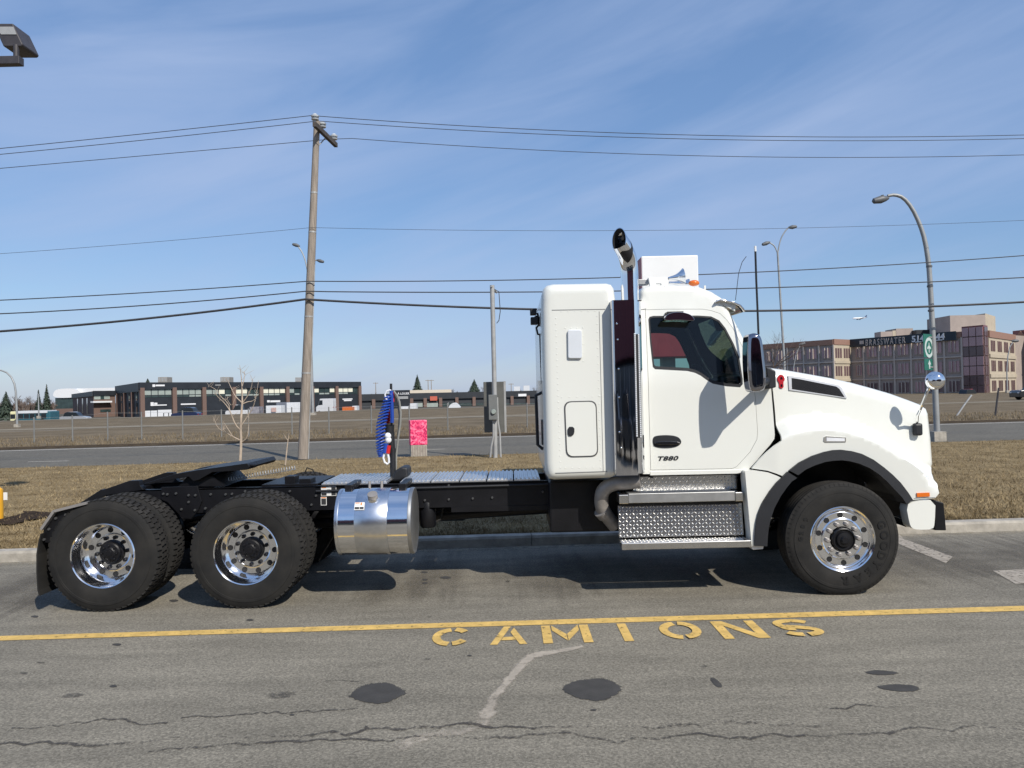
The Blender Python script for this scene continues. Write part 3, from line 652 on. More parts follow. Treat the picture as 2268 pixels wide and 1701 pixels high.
for z, x, r, L in ((.62, -1.0, .13, .9), (.60, -2.3, .12, .5)):
    MB().lathe([(0, -L/2), (r*.8, -L/2), (r, -L/2+.04), (r, L/2-.04), (r*.8, L/2), (0, L/2)], (x, YC+.55, z), 'x', 20).build('air_tank', m_black, truck, smooth=True)
# gusset plates and bolts between the drive wheels
pl = MB().prism(TT([(358, 1079), (438, 1076), (448, 1110), (440, 1130), (424, 1150), (404, 1146), (372, 1112), (358, 1106)], 7.86), 7.845, 7.875); pl.build('suspension_hanger', m_black, truck, bevel=.004)
bolt_me = MB().lathe([(0, -.014), (.010, -.014), (.013, -.008), (.013, .012)], n=8).mesh('frame_bolt'); bolt_me.materials.append(M('bolt_zinc', (.10, .10, .10), .5, .6))
for u, v in ((362, 1094), (371, 1095), (390, 1093), (418, 1097), (433, 1097), (467, 1095), (500, 1095), (514, 1094), (543, 1088), (455, 1126), (432, 1130), (418, 1112), (402, 1128), (642, 1088), (700, 1098), (690, 1118), (941, 1108), (994, 1106), (1047, 1104), (1090, 1102), (994, 1075), (1202, 1089)):
    p = at(u, v, 7.842 if u < 460 else 7.866); rawpart('frame_bolt', bolt_me, truck, p-wl(truck))
for a, b in (((700, 1084), (1225, 1068)),):
    MB().tube([at(a[0], a[1]+4, 7.855), at(b[0], b[1]+4, 7.855)], .012, 8).build('air_line', m_plastic, truck, smooth=True)
# under-chassis boxes
bx = MB(); a, b = at(1216, 1120, 7.75), at(1672, 1120, 7.75); bx.box(a.x, b.x, 7.62, 9.15, .55, 1.06); bx.build('cab_underbody', m_black, truck, bevel=.02)
MB().box(at(1225, 1100, 9.3).x, at(1420, 1100, 9.3).x, 8.95, 9.5, .42, .95).build('far_fuel_tank', m_alug, truck, bevel=.1)
MB().box(xf-.5, xf+.45, 7.78, 2*YC-7.78, .62, 1.5).build('engine_block', m_black, truck, bevel=.03)
MB().box(at(1000, 1118, 7.9).x, at(1225, 1118, 7.9).x, 7.86, 7.9, .74, .79).build('rail_flange', m_black, truck)
q = at(948, 1160, 7.95); MB().lathe([(0, -.14), (.07, -.14), (.085, -.12), (.085, .12), (.07, .14), (0, .14)], (q.x, 7.95, .72), 'z', 16).build('filter_canister', m_black, truck, smooth=True)
MB().tube([at(935, 1155, 7.9), at(950, 1165, 7.95), at(975, 1150, 8.0), at(980, 1130, 8.0)], .012, 8).build('brake_hose', m_rubber, truck, smooth=True)
# frame tail ramps, rear light bar, mudflaps
for s in (1, -1):
    rp = MB().prism(TT([(174, 1118), (228, 1083), (232, 1084), (290, 1064), (312, 1063), (314, 1074), (322, 1084), (240, 1096), (190, 1118)], 7.9), 7.86, 7.94)
    if s < 0: rp.v = [Vector(mir(v)) for v in rp.v]
    rp.build('rear_ramp', m_black, truck, bevel=.004)
for s in (1, -1):
    f = (lambda p: p) if s > 0 else mir
    mf = MB(); e = [(84, 1205), (90, 1196), (100, 1186)]
    x1 = at(86, 1200, 7.13).x
    prof = [(x1+.02, .74), (x1-.005, .64), (x1-.02, .55), (x1-.022, .38), (x1-.015, .22), (x1+.0, .17)]
    vs = [f((x, y, z)) for x, z in prof for y in (7.12, 7.42, 7.74)]+[f((x+.012, y, z)) for x, z in prof for y in (7.12, 7.42, 7.74)]
    n = len(prof); fs = []
    for L in (0, n*3):
        fs += [(L+i*3+j, L+i*3+j+1, L+(i+1)*3+j+1, L+(i+1)*3+j) for i in range(n-1) for j in range(2)]
    for j in (0, 2): fs += [(i*3+j, (i+1)*3+j, n*3+(i+1)*3+j, n*3+i*3+j) for i in range(n-1)]
    fs += [(j, j+1, n*3+j+1, n*3+j) for j in range(2)]+[((n-1)*3+j, (n-1)*3+j+1, n*6-3+j+1, n*6-3+j) for j in range(2)]
    mf.add(vs, fs).build('mud_flap', m_rubber, truck)
    br = MB(); a = [at(u, v, 7.16) for u, v in ((96, 1171), (124, 1131), (176, 1118), (196, 1113))]
    for i in range(3):
        p, q2 = a[i], a[i+1]; d = (q2-p); nn = Vector((-d.z, 0, d.x)).normalized()*.012
        vs = [f((t.x+k.x, y, t.z+k.z)) for y in (7.12, 7.76) for t, k in ((p, nn), (q2, nn), (q2, -nn), (p, -nn))]
        br.add(vs, [(0, 1, 2, 3), (7, 6, 5, 4), (0, 4, 5, 1), (1, 5, 6, 2), (2, 6, 7, 3), (3, 7, 4, 0)])
    br.build('flap_bracket', m_steel, truck)
    MB().prism(TT([(101, 1172), (126, 1136), (178, 1121), (190, 1128), (150, 1160), (118, 1200), (104, 1200)], 7.2), 7.17 if s > 0 else 2*YC-7.19, 7.19 if s > 0 else 2*YC-7.17).build('flap_gusset', m_black, truck)
    if s > 0:
        for u, v in ((124, 1148), (146, 1140), (109, 1172), (98, 1195)): rawpart('frame_bolt', bolt_me, truck, at(u, v, 7.165)-wl(truck))
# fifth wheel
fw5 = thing('fifth_wheel', None, None, (at(470, 1060, YC).x, YC, 1.04), parent=truck)
top = TT([(386, 1050), (432, 1042), (548, 1026), (553, 1034), (549, 1040), (520, 1043), (470, 1046), (440, 1063), (428, 1066), (418, 1056), (392, 1060), (330, 1073), (316, 1072)], 7.86)
MB().prism(top, 7.86, 8.12).prism(top, 2*YC-8.12, 2*YC-7.86).build('plate_fork', m_black, fw5, bevel=.004)
MB().prism(TT([(432, 1042), (548, 1026), (553, 1034), (549, 1039), (440, 1052)], 7.86), 8.121, 2*YC-8.121).build('top_plate', m_black, fw5, bevel=.004)
MB().prism(TT([(392, 1078), (412, 1056), (470, 1056), (492, 1078)], 7.9), 7.93, 2*YC-7.93).build('pivot_bracket', m_black, fw5)
MB().tube([at(545, 1030, 7.9), at(565, 1031, 7.9)], .012, 8).build('release_handle', m_black, fw5, smooth=True)
a, b = at(505, 1062, 8.0), at(655, 1036, 8.0)
hel = [a.lerp(b, t/260)+Vector((0, math.cos(t*.62)*.02, math.sin(t*.62)*.02)) for t in range(261)]
MB().tube(hel, .005, 5).build('coiled_cable', m_galv, truck, smooth=True)
c = at(575, 1060, 7.9); d = at(700, 1066, 7.9)
MB().box(c.x, d.x, 7.95, 8.75, 1.035, 1.055).build('slide_plate', m_black, truck, bevel=.004)
MB().box(at(630, 1048, 8.0).x, at(653, 1048, 8.0).x, 8.0, 8.16, 1.05, 1.13).build('valve_box', m_black, truck, bevel=.006)
MB().box(at(662, 1050, 8.0).x, at(688, 1050, 8.0).x, 8.0, 8.2, 1.05, 1.10).build('junction_box', m_black, truck, bevel=.006)
MB().tube([at(675, 1048, 8.05), at(680, 1036, 8.05), at(692, 1040, 8.05), at(700, 1052, 8.05)], .007, 6).build('pigtail', m_rubber, truck, smooth=True)
# deck plates with cross ribs
def deck(u0, u1):
    x0, x1 = at(u0, 1066, 7.86).x, at(u1, 1066, 7.86).x
    mb = MB().box(x0, x1, 7.86, 2*YC-7.86, 1.045, 1.060); n = max(4, round((x1-x0)/.042))
    for i in range(n):
        x = x0+(i+.5)*(x1-x0)/n; mb.prism([(x-.012, 1.058), (x+.012, 1.058), (x+.008, 1.074), (x-.008, 1.074)], 7.885, 2*YC-7.885)
    mb.build('deck_plate', m_deck, truck)
for a, b in ((712, 780), (783, 857), (886, 952), (955, 1016), (1019, 1076), (1079, 1136), (1139, 1196)): deck(a, b)
MB().box(at(700, 1066, 7.86).x, at(1205, 1066, 7.86).x, 7.85, 7.868, 1.034, 1.044).build('deck_edge', m_black, truck)
# ---- air-line post with coiled hoses
Z7 = lambda x, y, Y=8.30: at(800+x/6.6375, 830+y/6.6375, Y)
MB().tube([Z7(438, 130), Z7(445, 600), Z7(460, 1080)], .014, 8).tube([Z7(462, 1080), Z7(472, 1545)], .034, 10).build('hose_post', m_plastic, truck, smooth=True)
def coil(axis, turns, rt_, mat, name, Y=8.22):
    pts = []; n = turns*14
    for i in range(n+1):
        t = i/n*(len(axis)-1); k = min(int(t), len(axis)-2); f = t-k
        x, y, r = (axis[k][j]*(1-f)+axis[k+1][j]*f for j in range(3)); c = Z7(x, y, Y); q = i/14*2*math.pi; rr = r/6.6375*Y/F
        pts.append(c+Vector((math.cos(q)*rr, math.sin(q)*rr, math.cos(q)*rr*.35)))
    return MB().tube(pts, rt_, 6).build(name, mat, truck, smooth=True)
coil([(395, 300, 45), (370, 430, 62), (335, 560, 74), (300, 700, 76), (285, 850, 66), (282, 1000, 62), (290, 1120, 55), (300, 1200, 34)], 21, .0085, m_blue, 'air_hose')
coil([(412, 420, 24), (402, 560, 34), (395, 640, 36), (392, 720, 30)], 7, .009, m_redhose, 'air_hose', 8.36)
MB().tube([Z7(x, y, 8.24) for x, y in ((400, 385), (360, 350), (350, 290), (378, 240), (420, 226), (440, 232))], .009, 8).build('hose_loop', m_hosew, truck, smooth=True)
MB().tube([Z7(x, y, 8.24) for x, y in ((440, 235), (446, 330), (450, 480), (455, 620), (452, 705))], .02, 8).build('hose_sleeve', m_blue, truck, smooth=True)
MB().tube([Z7(x, y, 8.34) for x, y in ((462, 250), (478, 330), (470, 400))], .012, 8).build('hose_sleeve', m_redhose, truck, smooth=True)
MB().tube([Z7(x, y, 8.3) for x, y in ((478, 240), (530, 310), (562, 400), (582, 560), (575, 720), (548, 900), (528, 1080), (515, 1200), (512, 1380), (505, 1500))], .011, 8).build('electric_cable', m_cable, truck, smooth=True)
MB().tube([Z7(x, y, 8.34) for x, y in ((478, 250), (520, 330), (540, 450), (560, 600), (552, 760), (535, 900))], .007, 8).build('electric_cable', m_cable, truck, smooth=True)
MB().tube([Z7(420, 730), Z7(415, 850)], .05, 10).tube([Z7(440, 850), Z7(450, 1080)], .035, 10).build('gladhand_holder', m_plastic, truck, smooth=True)
for (x, y) in ((392, 900), (398, 960)): MB().ball(Z7(x, y, 8.2), .036, 10, 6).build('gladhand', m_hosew, truck, smooth=True)
MB().tube([Z7(368, 1010, 8.2), Z7(345, 1150, 8.2)], .024, 8).build('hose_grip', m_blue, truck, smooth=True)
MB().tube([Z7(408, 1040, 8.2), Z7(392, 1155, 8.2)], .022, 8).build('hose_grip', m_redhose, truck, smooth=True)
MB().tube([Z7(x, y, 8.2) for x, y in ((338, 1155), (325, 1220), (345, 1285), (385, 1312), (410, 1290), (405, 1220), (390, 1160))], .011, 8).build('hose_loop', m_hosew, truck, smooth=True)
MB().prism(TT([(878, 1040), (893, 1032), (905, 1034), (907, 1052), (890, 1063), (868, 1064)], 8.3), 8.2, 8.5).build('light_housing', m_plastic, truck, bevel=.02)
# ---- fuel tank
zt0, yt0, rt0 = .735, 7.45, .312; xa, xb = -1.685, -.965
tank = thing('fuel_tank', None, None, ((xa+xb)/2, yt0, zt0-rt0), parent=truck)
MB().lathe([(rt0, xa+.02), (rt0, xb-.02)], (0, yt0, zt0), 'x', 96).build('tank_shell', m_alu, tank, smooth=True)
MB().lathe([(rt0+.003, -1.495), (rt0+.005, -1.492), (rt0+.005, -1.193), (rt0+.003, -1.19)], (0, yt0, zt0), 'x', 96).build('tank_wrap', m_brush, tank, smooth=True)
for e, s in ((xa, 1), (xb, -1)):
    MB().lathe([(0, e+.02*s), (.27, e+.018*s), (.296, e+.004*s), (.308, e), (.3155, e+.006*s), (.3165, e+.018*s), (.3165, e+.032*s), (.313, e+.038*s)], (0, yt0, zt0), 'x', 96).build('tank_end', m_alug if s < 0 else m_brush, tank, smooth=30)
p = Vector((-1.335, yt0-math.sin(R(38))*rt0, zt0+math.cos(R(38))*rt0)); d = Vector((0, -math.sin(R(30)), math.cos(R(30))))
MB().tube([p-d*.01, p+d*.02], .062, 20).build('filler_neck', m_alu, tank, smooth=True)
MB().tube([p+d*.02, p+d*.05], .047, 20).build('filler_cap', m_steel, tank, smooth=True)
def sticker(u, v, w_, h_, Y, parent, tilt=0, bits=()):
    e = thing('warning_sticker', None, None, at(u, v, Y), parent=parent); c = at(u, v, Y); ez = Vector((0, math.sin(tilt), math.cos(tilt))); n_ = Vector((0, -math.cos(tilt), math.sin(tilt)))
    MB().obox(c, (w_/2, 0, 0), ez*(h_/2), n_*.001).build('paper', m_label, e)
    for (a, b, c2, d2, mm) in bits:
        q = c+Vector((1, 0, 0))*((a+c2)/2-.5)*w_+ez*((b+d2)/2-.5)*h_+n_*.0016
        MB().obox(q, ((c2-a)*w_/2, 0, 0), ez*((d2-b)*h_/2), n_*.001).build('print', mm, e)
m_orange = M('sticker_orange', (.7, .22, .03), .6)
sticker(796, 1121, .092, .078, 7.186, tank, R(36), ((.05, .08, .5, .38, m_print), (.55, .08, .95, .38, m_print), (.06, .85, .5, .95, m_orange), (.6, .6, .75, .95, m_orange)))
sticker(728, 1088, .155, .095, 7.866, truck, 0, ((.03, .05, .36, .32, m_print), (.68, .06, .97, .95, m_print), (.05, .85, .33, .96, m_orange), (.4, .55, .6, .7, m_print)))
sticker(717, 1110, .06, .085, 7.866, truck, 0, ((.1, .08, .9, .8, m_print), (.1, .86, .9, .97, m_orange)))
for x in (-1.60, -1.08):
    MB().box(x-.035, x+.035, 7.42, 7.9, zt0+rt0-.01, zt0+rt0+.045).build('tank_bracket', m_black, truck, bevel=.006)
for x in (-1.42, -1.30): MB().tube([(x, 7.55, zt0+rt0-.03), (x, 7.56, zt0+rt0+.06)], .014, 8).build('tank_fitting', m_steel, truck, smooth=True)
# ---- steps
def lozenges(u, ex, ez, nx, nz, o, n_, mb, s=.014):
    for i in range(nx):
        for j in range(nz):
            c = o+ex*((i+.5)/nx)+ez*((j+.5)/nz); a = ex.normalized(); b = ez.normalized(); sg = 1 if (i+j) % 2 else -1
            p = (a+b*sg).normalized()*s; q = (a*-sg+b).normalized()*s*.34
            k = len(mb.v); mb.v += [c+p, c+q*sg, c-p, c-q*sg, c+n_*.0024]; mb.f += [(k, k+1, k+4), (k+1, k+2, k+4), (k+2, k+3, k+4), (k+3, k, k+4)]
step = thing('cab_steps', None, None, (at(1510, 1200, 7.2).x, 7.25, .45), parent=truck)
def tp(u0, v0, u1, v1, Y, name, nx, nz, Yb=None):
    a, b = at(u0, v1, Y), at(u1, v0, Y); z0, z1 = a.z, at((u0+u1)/2, v0, Y).z; z0 = at((u0+u1)/2, v1, Y).z
    Yt = Yb if Yb else Y; off = Yt-Y
    MB().add([(a.x, Y, z0), (b.x, Y, z0), (b.x, Yt, z1), (a.x, Yt, z1), (a.x, Y+.012, z0), (b.x, Y+.012, z0), (b.x, Yt+.012, z1), (a.x, Yt+.012, z1)], [(0, 1, 2, 3), (7, 6, 5, 4), (0, 4, 5, 1), (1, 5, 6, 2), (2, 6, 7, 3), (3, 7, 4, 0)]).build(name, m_tread, step)
    mb = MB(); ez = Vector((0, off, z1-z0)); n_ = Vector((0, -1, 0)); lozenges(0, Vector((b.x-a.x, 0, 0)), ez, nx, nz, Vector((a.x, Y-.0005, z0)), n_, mb); stuff(mb.build(name+'_pattern', m_treadp, step, smooth='keep'))
    return a.x, b.x, z0, z1
xa1, xb1, z0, z1 = tp(1371, 1118, 1645, 1188, 7.30, 'kick_plate', 36, 9, 7.33)
tp(1403, 1054, 1632, 1085, 7.42, 'upper_kick_plate', 30, 4)
x0, x1 = at(1377, 1208, 7.11).x, at(1664, 1208, 7.11).x; zb, zs = at(1520, 1215.5, 7.11).z, at(1520, 1200, 7.11).z
MB().box(x0, x1, 7.11, 7.31, zb, zs).build('bottom_step', m_tread, step, bevel=.006)
mb = MB(); lozenges(0, Vector((x1-x0-.02, 0, 0)), Vector((0, .17, 0)), 36, 5, Vector((x0+.01, 7.125, zs+.0005)), Vector((0, 0, 1)), mb); stuff(mb.build('step_pattern', m_treadp, step, smooth='keep'))
x0, x1 = at(1371, 1102, 7.22).x, at(1646, 1102, 7.22).x; zb, zs = at(1510, 1113, 7.22).z, at(1510, 1094, 7.22).z
MB().box(x0+.09, x1-.075, 7.222, 7.44, zb+.004, zs+.012).build('middle_step', m_alug, step, bevel=.004)
for a, b in ((x0, x0+.088), (x1-.073, x1)): MB().box(a, b, 7.215, 7.44, zb, zs+.004).build('step_end', m_tread, step, bevel=.005)
mb = MB(); lozenges(0, Vector((x1-x0-.2, 0, 0)), Vector((0, .15, 0)), 34, 4, Vector((x0+.1, 7.25, zs+.0125)), Vector((0, 0, 1)), mb); stuff(mb.build('step_pattern', m_treadp, step, smooth='keep'))
MB().box(x0+.04, x1-.02, 7.30, 7.32, at(1510, 1119, 7.3).z, zb+.02).build('step_gap', m_dark, step)
MB().box(x0+.05, x1-.03, 7.45, 7.6, .5, 1.1).build('step_back', m_black, step)
MB().box(x0+.10, x1+.0, 7.38, 7.43, at(1510, 1053, 7.38).z, at(1510, 1046, 7.38).z).build('door_sill', m_black, step)
# ---- exhaust
px = [(1418, 1066, 7.33), (1390, 1068, 7.36), (1352, 1072, 7.4), (1333, 1088, 7.42), (1331, 1115, 7.45), (1338, 1135, 7.48), (1362, 1165, 7.55)]
MB().tube(smooth_poly([tuple(at(*q)) for q in px], 2, False), .068, 16).build('exhaust_elbow', m_steel, truck, smooth=True)
e1 = at(1331, 1130, 7.46); MB().tube([e1, at(1340, 1140, 7.49)], .076, 16).build('exhaust_clamp', m_steel, truck, smooth=True)
ys = 7.13; xl, xm, xh = at(1358, 800, ys).x, at(1409, 800, ys).x, at(1423, 800, ys+.06).x
zlo, zhi = at(1390, 1053, ys).z, at(1390, 664, ys).z
sh = MB(); sec = [(xl, 7.34), (xl, ys+.012), (xl+.012, ys), (xm-.006, ys)]
sh.add([(x, y, z) for z in (zlo, zhi) for x, y in sec], [(i, i+1, 5+i, 4+i) for i in range(3)]); sh.build('heat_shield', m_mirror, truck, smooth=50)
sec = [(xm-.006, ys), (xm+.008, ys+.004), (xh-.006, ys+.045), (xh, ys+.07), (xh, 7.34)]
MB().add([(x, y, z) for z in (zlo+.015, zhi) for x, y in sec], [(i, i+1, 6+i, 5+i) for i in range(4)]).build('shield_edge', m_chrome, truck, smooth=60)
MB().box(xl+.002, xh-.002, ys+.02, 7.34, zhi-.012, zhi-.003).build('shield_top', m_mirror, truck)
bt_me = MB().ball((0, 0, 0), .0085, 10, 6, (1, .6, 1)).mesh('shield_bolt'); bt_me.materials.append(m_chrome); bt_me.polygons.foreach_set('use_smooth', [True]*len(bt_me.polygons))
for u, v in ((1366, 717), (1368, 752), (1370, 817), (1371, 880), (1372, 957), (1376, 992)): rawpart('shield_bolt', bt_me, truck, at(u, v, ys-.003)-wl(truck))
pf = MB(); ax_, bx_ = at(1403, 740, ys-.004), at(1408, 970, ys-.004)
for i in range(52):
    for k in (0, 1):
        c = ax_.lerp(bx_, (i+.5*k)/52)+Vector((.012+k*.036, -.002 + k*.012, 0)); pf.ball(c, .0085, 6, 4, (1, .5, 1))
stuff(pf.build('guard_perforations', m_hosew, truck, smooth=True))
MB().obox((ax_+bx_)/2+Vector((.03, .006, 0)), (.026, .006, 0), (0, .001, 0), (0, 0, (ax_.z-bx_.z)/2)).build('guard_strip', m_dark, truck)
pc = at(1371, 532, 7.17); pdir = Vector((-.50, -.36, .79)).normalized(); pn = Vector((-.72, -.68, .10)).normalized()
pb0 = at(1394, 612, 7.30); b1_, b2_ = pb0+Vector((0, 0, .20)), pc-pdir*.16
path = [at(1397, 700, 7.30), at(1395, 650, 7.30)]+[pb0*(1-t)**3+b1_*3*t*(1-t)**2+b2_*3*t*t*(1-t)+pc*t**3 for t in [i/12 for i in range(13)]]; NR = 32
stk = MB().tube(path, .084, NR, cap=False); k = len(stk.v)-NR
for i in range(k, k+NR): stk.v[i] = stk.v[i]+pdir*((pc-stk.v[i]).dot(pn)/pdir.dot(pn))
rim = stk.v[k:]; inner = [pc+(q-pc)*.94 for q in rim]
stk.v += inner; stk.f += [(k+i, k+(i+1) % NR, k+NR+(i+1) % NR, k+NR+i) for i in range(NR)]
stk.build('exhaust_stack', m_chrome, truck, smooth=True)
bore = MB(); bore.add(inner+[q-pdir*.12-pn*.02 for q in inner], [(i, (i+1) % NR, NR+(i+1) % NR, NR+i) for i in range(NR)]+[tuple(range(NR, 2*NR))]); bore.build('stack_bore', m_dark, truck, smooth=True)
# ---- sleeper
SY = 7.26
sl_out = TT([(1198, 690), (1199, 655), (1203, 641), (1211, 633), (1224, 630), (1342, 628), (1353, 631), (1359, 640), (1362, 662), (1368, 1044), (1362, 1053), (1350, 1058), (1228, 1062), (1216, 1060), (1209, 1050), (1206, 1030)], SY+.085)
fl = lambda x, z: SY
mbp, edge = panel(sl_out, fl, rnd=sl_out+[sl_out[0]], r=.085, grid=.09, thick=0, mirror=YC)
strip(mbp, edge+[edge[0]], YC, 6); mbp.build('sleeper_body', m_white, truck, smooth=35)
def ribbon(px, Y, w_, name, mat, parent=truck, proud=.0015, closed=False):
    pts = densify(TT(px, Y), .08, closed)
    mb = MB(); n = len(pts); vs = []
    for i in range(n):
        a = Vector(pts[(i-1) % n if closed else max(i-1, 0)]); b = Vector(pts[(i+1) % n if closed else min(i+1, n-1)]); t = (b-a).normalized(); nn = Vector((-t.y, t.x))*w_/2
        p = Vector(pts[i])
        for q in (p+nn, p-nn): vs.append((q.x, Y-proud, q.y))
        for q in (p-nn, p+nn): vs.append((q.x, Y+.004, q.y))
    fs = []
    for i in range(n if closed else n-1):
        j = (i+1) % n
        for k in range(4): fs.append((i*4+k, i*4+(k+1) % 4, j*4+(k+1) % 4, j*4+k))
    return mb.add(vs, fs).build(name, mat, parent)
m_seam = M('panel_seam', (.16, .16, .16), .7)
m_gasket = M('rubber_gasket', (.06, .06, .062), .7)
ribbon([(1222, 687), (1340, 685)], SY, .007, 'seam', m_seam)
ribbon([(1327, 690), (1336, 1044)], SY, .005, 'seam', m_seam)
ribbon([(1230, 1048), (1345, 1044)], SY, .006, 'seam', m_seam)
# little side window / vent, baggage door
vn = TT(rr([(1257, 731), (1288, 731), (1289, 794), (1258, 794)], 5), SY)
MB().prism(vn, SY-.025, SY+.002).build('sleeper_vent_cover', M('pale_plastic', (.62, .65, .68), .4, var=.04), truck, bevel=.006)
bd = thing('baggage_door', None, None, at(1287, 1010, SY), parent=truck)
bo = TT(rr([(1249, 889), (1321, 887), (1325, 1011), (1254, 1013)], 16), SY)
MB().prism(bo, SY-.006, SY+.001).build('gasket', m_gasket, bd)
MB().prism([(x*.93+.07*np.mean([p[0] for p in bo]), z*.96+.04*np.mean([p[1] for p in bo])) for x, z in bo], SY-.011, SY-.004).build('door_skin', m_white, bd)
MB().prism(smooth_poly(TT([(1257, 945), (1272, 945), (1272, 960), (1266, 966), (1257, 965)], SY), 1), SY-.022, SY-.01).build('latch', m_plastic, bd, bevel=.003)
rv = MB()
def rivets(a, b, n_):
    p, q = at(*a, SY), at(*b, SY)
    for i in range(n_): rv.ball(p.lerp(q, i/(n_-1))+Vector((0, .003, 0)), .0075, 6, 4)
rivets((1231, 705), (1241, 1036), 26); rivets((1322, 700), (1330, 1036), 20); rivets((1243, 690), (1318, 689), 6); rivets((1252, 1037), (1330, 1035), 6)
rivets((1244, 880), (1329, 878), 6); rivets((1291, 725), (1292, 800), 5); rivets((1252, 727), (1291, 726), 4)
stuff(rv.build('rivets', m_white, truck, smooth=True))
# things behind the sleeper
lamp = MB(); 
for u, v, s in ((1181, 691, .032), (1183, 711, .036)): lamp.obox(at(u, v, 7.75), (s, 0, 0), (0, .06, 0), (0, 0, s*1.0))
lamp.build('work_lamp', m_plastic, truck, bevel=.008)
MB().tube([at(1190, 693, 7.75), at(1196, 716, 7.75), at(1188, 726, 7.75), at(1191, 740, 7.75), at(1200, 742, 7.75)], .012, 6).tube([at(1186, 700, 7.75), at(1196, 722, 7.75)], .016, 6).build('lamp_bracket', m_plastic, truck, smooth=True)
MB().tube([at(1196, 740, 7.7), at(1200, 850, 7.7)], .011, 6).build('cable_conduit', m_plastic, truck, smooth=True)
MB().tube([at(1203, 868, 7.6), at(1187, 876, 7.6), at(1188, 900, 7.6), at(1191, 985, 7.6), at(1203, 995, 7.6)], .016, 8).build('grab_handle', m_plastic, truck, smooth=True)
MB().box(at(1199, 930, 7.6).x, at(1206, 930, 7.6).x+.08, 7.55, 7.75, at(1200, 985, 7.6).z, at(1200, 930, 7.6).z).build('rear_vent', m_plastic, truck)
# ---- cab
CY = 7.27
def cy(x, z): return CY+.10*max(0, z-2.0)+.02*max(0, 1.3-z)
roof = [(1416, 662), (1417, 646), (1424, 637), (1444, 632), (1480, 631), (1520, 632), (1547, 635), (1575, 646), (1597, 660), (1608, 680)]
apil = [(1625, 706), (1648, 754), (1672, 796), (1688, 818)]
cab_px = roof+apil+[(1703, 824), (1708, 862), (1712, 910), (1716, 963), (1715, 972), (1706, 985), (1690, 1003), (1676, 1020), (1658, 1040), (1630, 1046), (1440, 1050), (1424, 1050), (1420, 900)]
door_px = [(1431, 684.5), (1480, 683), (1559, 683), (1577, 686), (1598, 693), (1613, 708), (1625, 725), (1636, 747), (1648, 772), (1660, 806), (1668, 842), (1672, 880), (1677, 958), (1675, 974), (1660, 1001), (1630, 1034), (1620, 1038), (1440, 1041), (1436, 900)]
win_px = [(1437, 707), (1440, 701), (1448, 699), (1547, 698), (1577, 700), (1595, 709), (1608, 726), (1625, 760), (1637, 791), (1643, 839), (1643, 851), (1637, 858), (1608, 856), (1577, 850), (1565, 843), (1550, 832), (1538, 826), (1522, 822), (1450, 818), (1445, 813), (1440, 760)]
cab_o, door_o, win_o = TT(roof, 7.41)+TT(apil, 7.37)+TT(cab_px[len(roof)+len(apil):]), TT(door_px, 7.29), TT(win_px, 7.30)
def inset(pl, d):
    n = len(pl); a = sum(pl[i][0]*pl[(i+1) % n][1]-pl[(i+1) % n][0]*pl[i][1] for i in range(n)); s = 1 if a > 0 else -1; out = []
    for i in range(n):
        p0, p1, p2 = Vector(pl[i-1]), Vector(pl[i]), Vector(pl[(i+1) % n]); t1 = (p1-p0).normalized(); t2 = (p2-p1).normalized()
        n1_, n2_ = Vector((-t1.y, t1.x))*s, Vector((-t2.y, t2.x))*s; b = (n1_+n2_).normalized(); k = d/max(.35, b.dot(n1_)); out.append(tuple(p1+b*k))
    return out
rndp = TT(roof, 7.41)+TT(apil, 7.37); RA, RB, RC = TT([roof[0], roof[-1]], 7.41)+[T(*apil[-1], 7.37)]
mbp, edge = panel(cab_o, cy, [door_o], rnd=rndp, r=.06, grid=.08, thick=.012, mirror=YC)
dl = densify(cab_o, .08*.6)
def sub(edge, d0, d1):
    pts = [Vector((d0[0], d0[1])), Vector((d1[0], d1[1]))]; f = lambda q: min(range(len(edge)), key=lambda i: (edge[i].x-q.x)**2+(edge[i].z-q.y)**2)
    i, j = f(pts[0]), f(pts[1]); return edge[i:j+1] if i <= j else edge[i:]+edge[:j+1]
strip(mbp, sub(edge, RA, RB), YC, 8, .03); strip(mbp, sub(edge, RC, T(1708, 862)), YC, 4); strip(mbp, sub(edge, T(1424, 1050), RA), YC, 4)
mbp.build('cab_body', m_white, truck, smooth=35)
ws = MB(); strip(ws, sub(edge, RB, RC), YC, 8); ws.build('windshield', m_wsglass, truck, smooth=True)
fl_ = MB(); strip(fl_, sub(edge, T(1715, 972), T(1424, 1050)), YC, 4); fl_.build('cab_floor', m_black, truck)
# door: own panel with window, gap all round
mbp, _ = panel(inset(door_o, .0035), lambda x, z: cy(x, z)-.001, [win_o], grid=.08, thick=.02); door = mbp.build('door', m_white, truck, smooth=35); mbp.v = [Vector(mir(q)) for q in mbp.v]; door2 = mbp.build('door', m_white, truck, smooth=35)
lin, _ = panel(inset(cab_o, .03), lambda x, z: cy(x, z)+.035, [inset(win_o, -.004)], grid=.12, thick=.01, mirror=YC); lin.build('cab_liner', m_int, truck)
gl_o = inset(win_o, .016); gl_o = [(x, z+(.014 if z < T(1500, 800)[1] else 0)) for x, z in gl_o]
fr_, _ = panel(win_o, lambda x, z: cy(x, z)+.002, [gl_o], grid=.08, thick=.02); fr_.build('window_seal', m_plastic, door, smooth=30); fr_.v = [Vector(mir(q)) for q in fr_.v]; fr_.build('window_seal', m_plastic, door2, smooth=30)
gg, _ = panel(gl_o, lambda x, z: cy(x, z)+.012, [], grid=.1, thick=0); gg.build('window_glass', m_glass, door, smooth=True)
gg, _ = panel(gl_o, lambda x, z: cy(x, z)+.012, [], grid=.1, thick=0, mirror=None); gg.v = [Vector(mir(q)) for q in gg.v]; gg.build('window_glass', m_glass, door2, smooth=True)
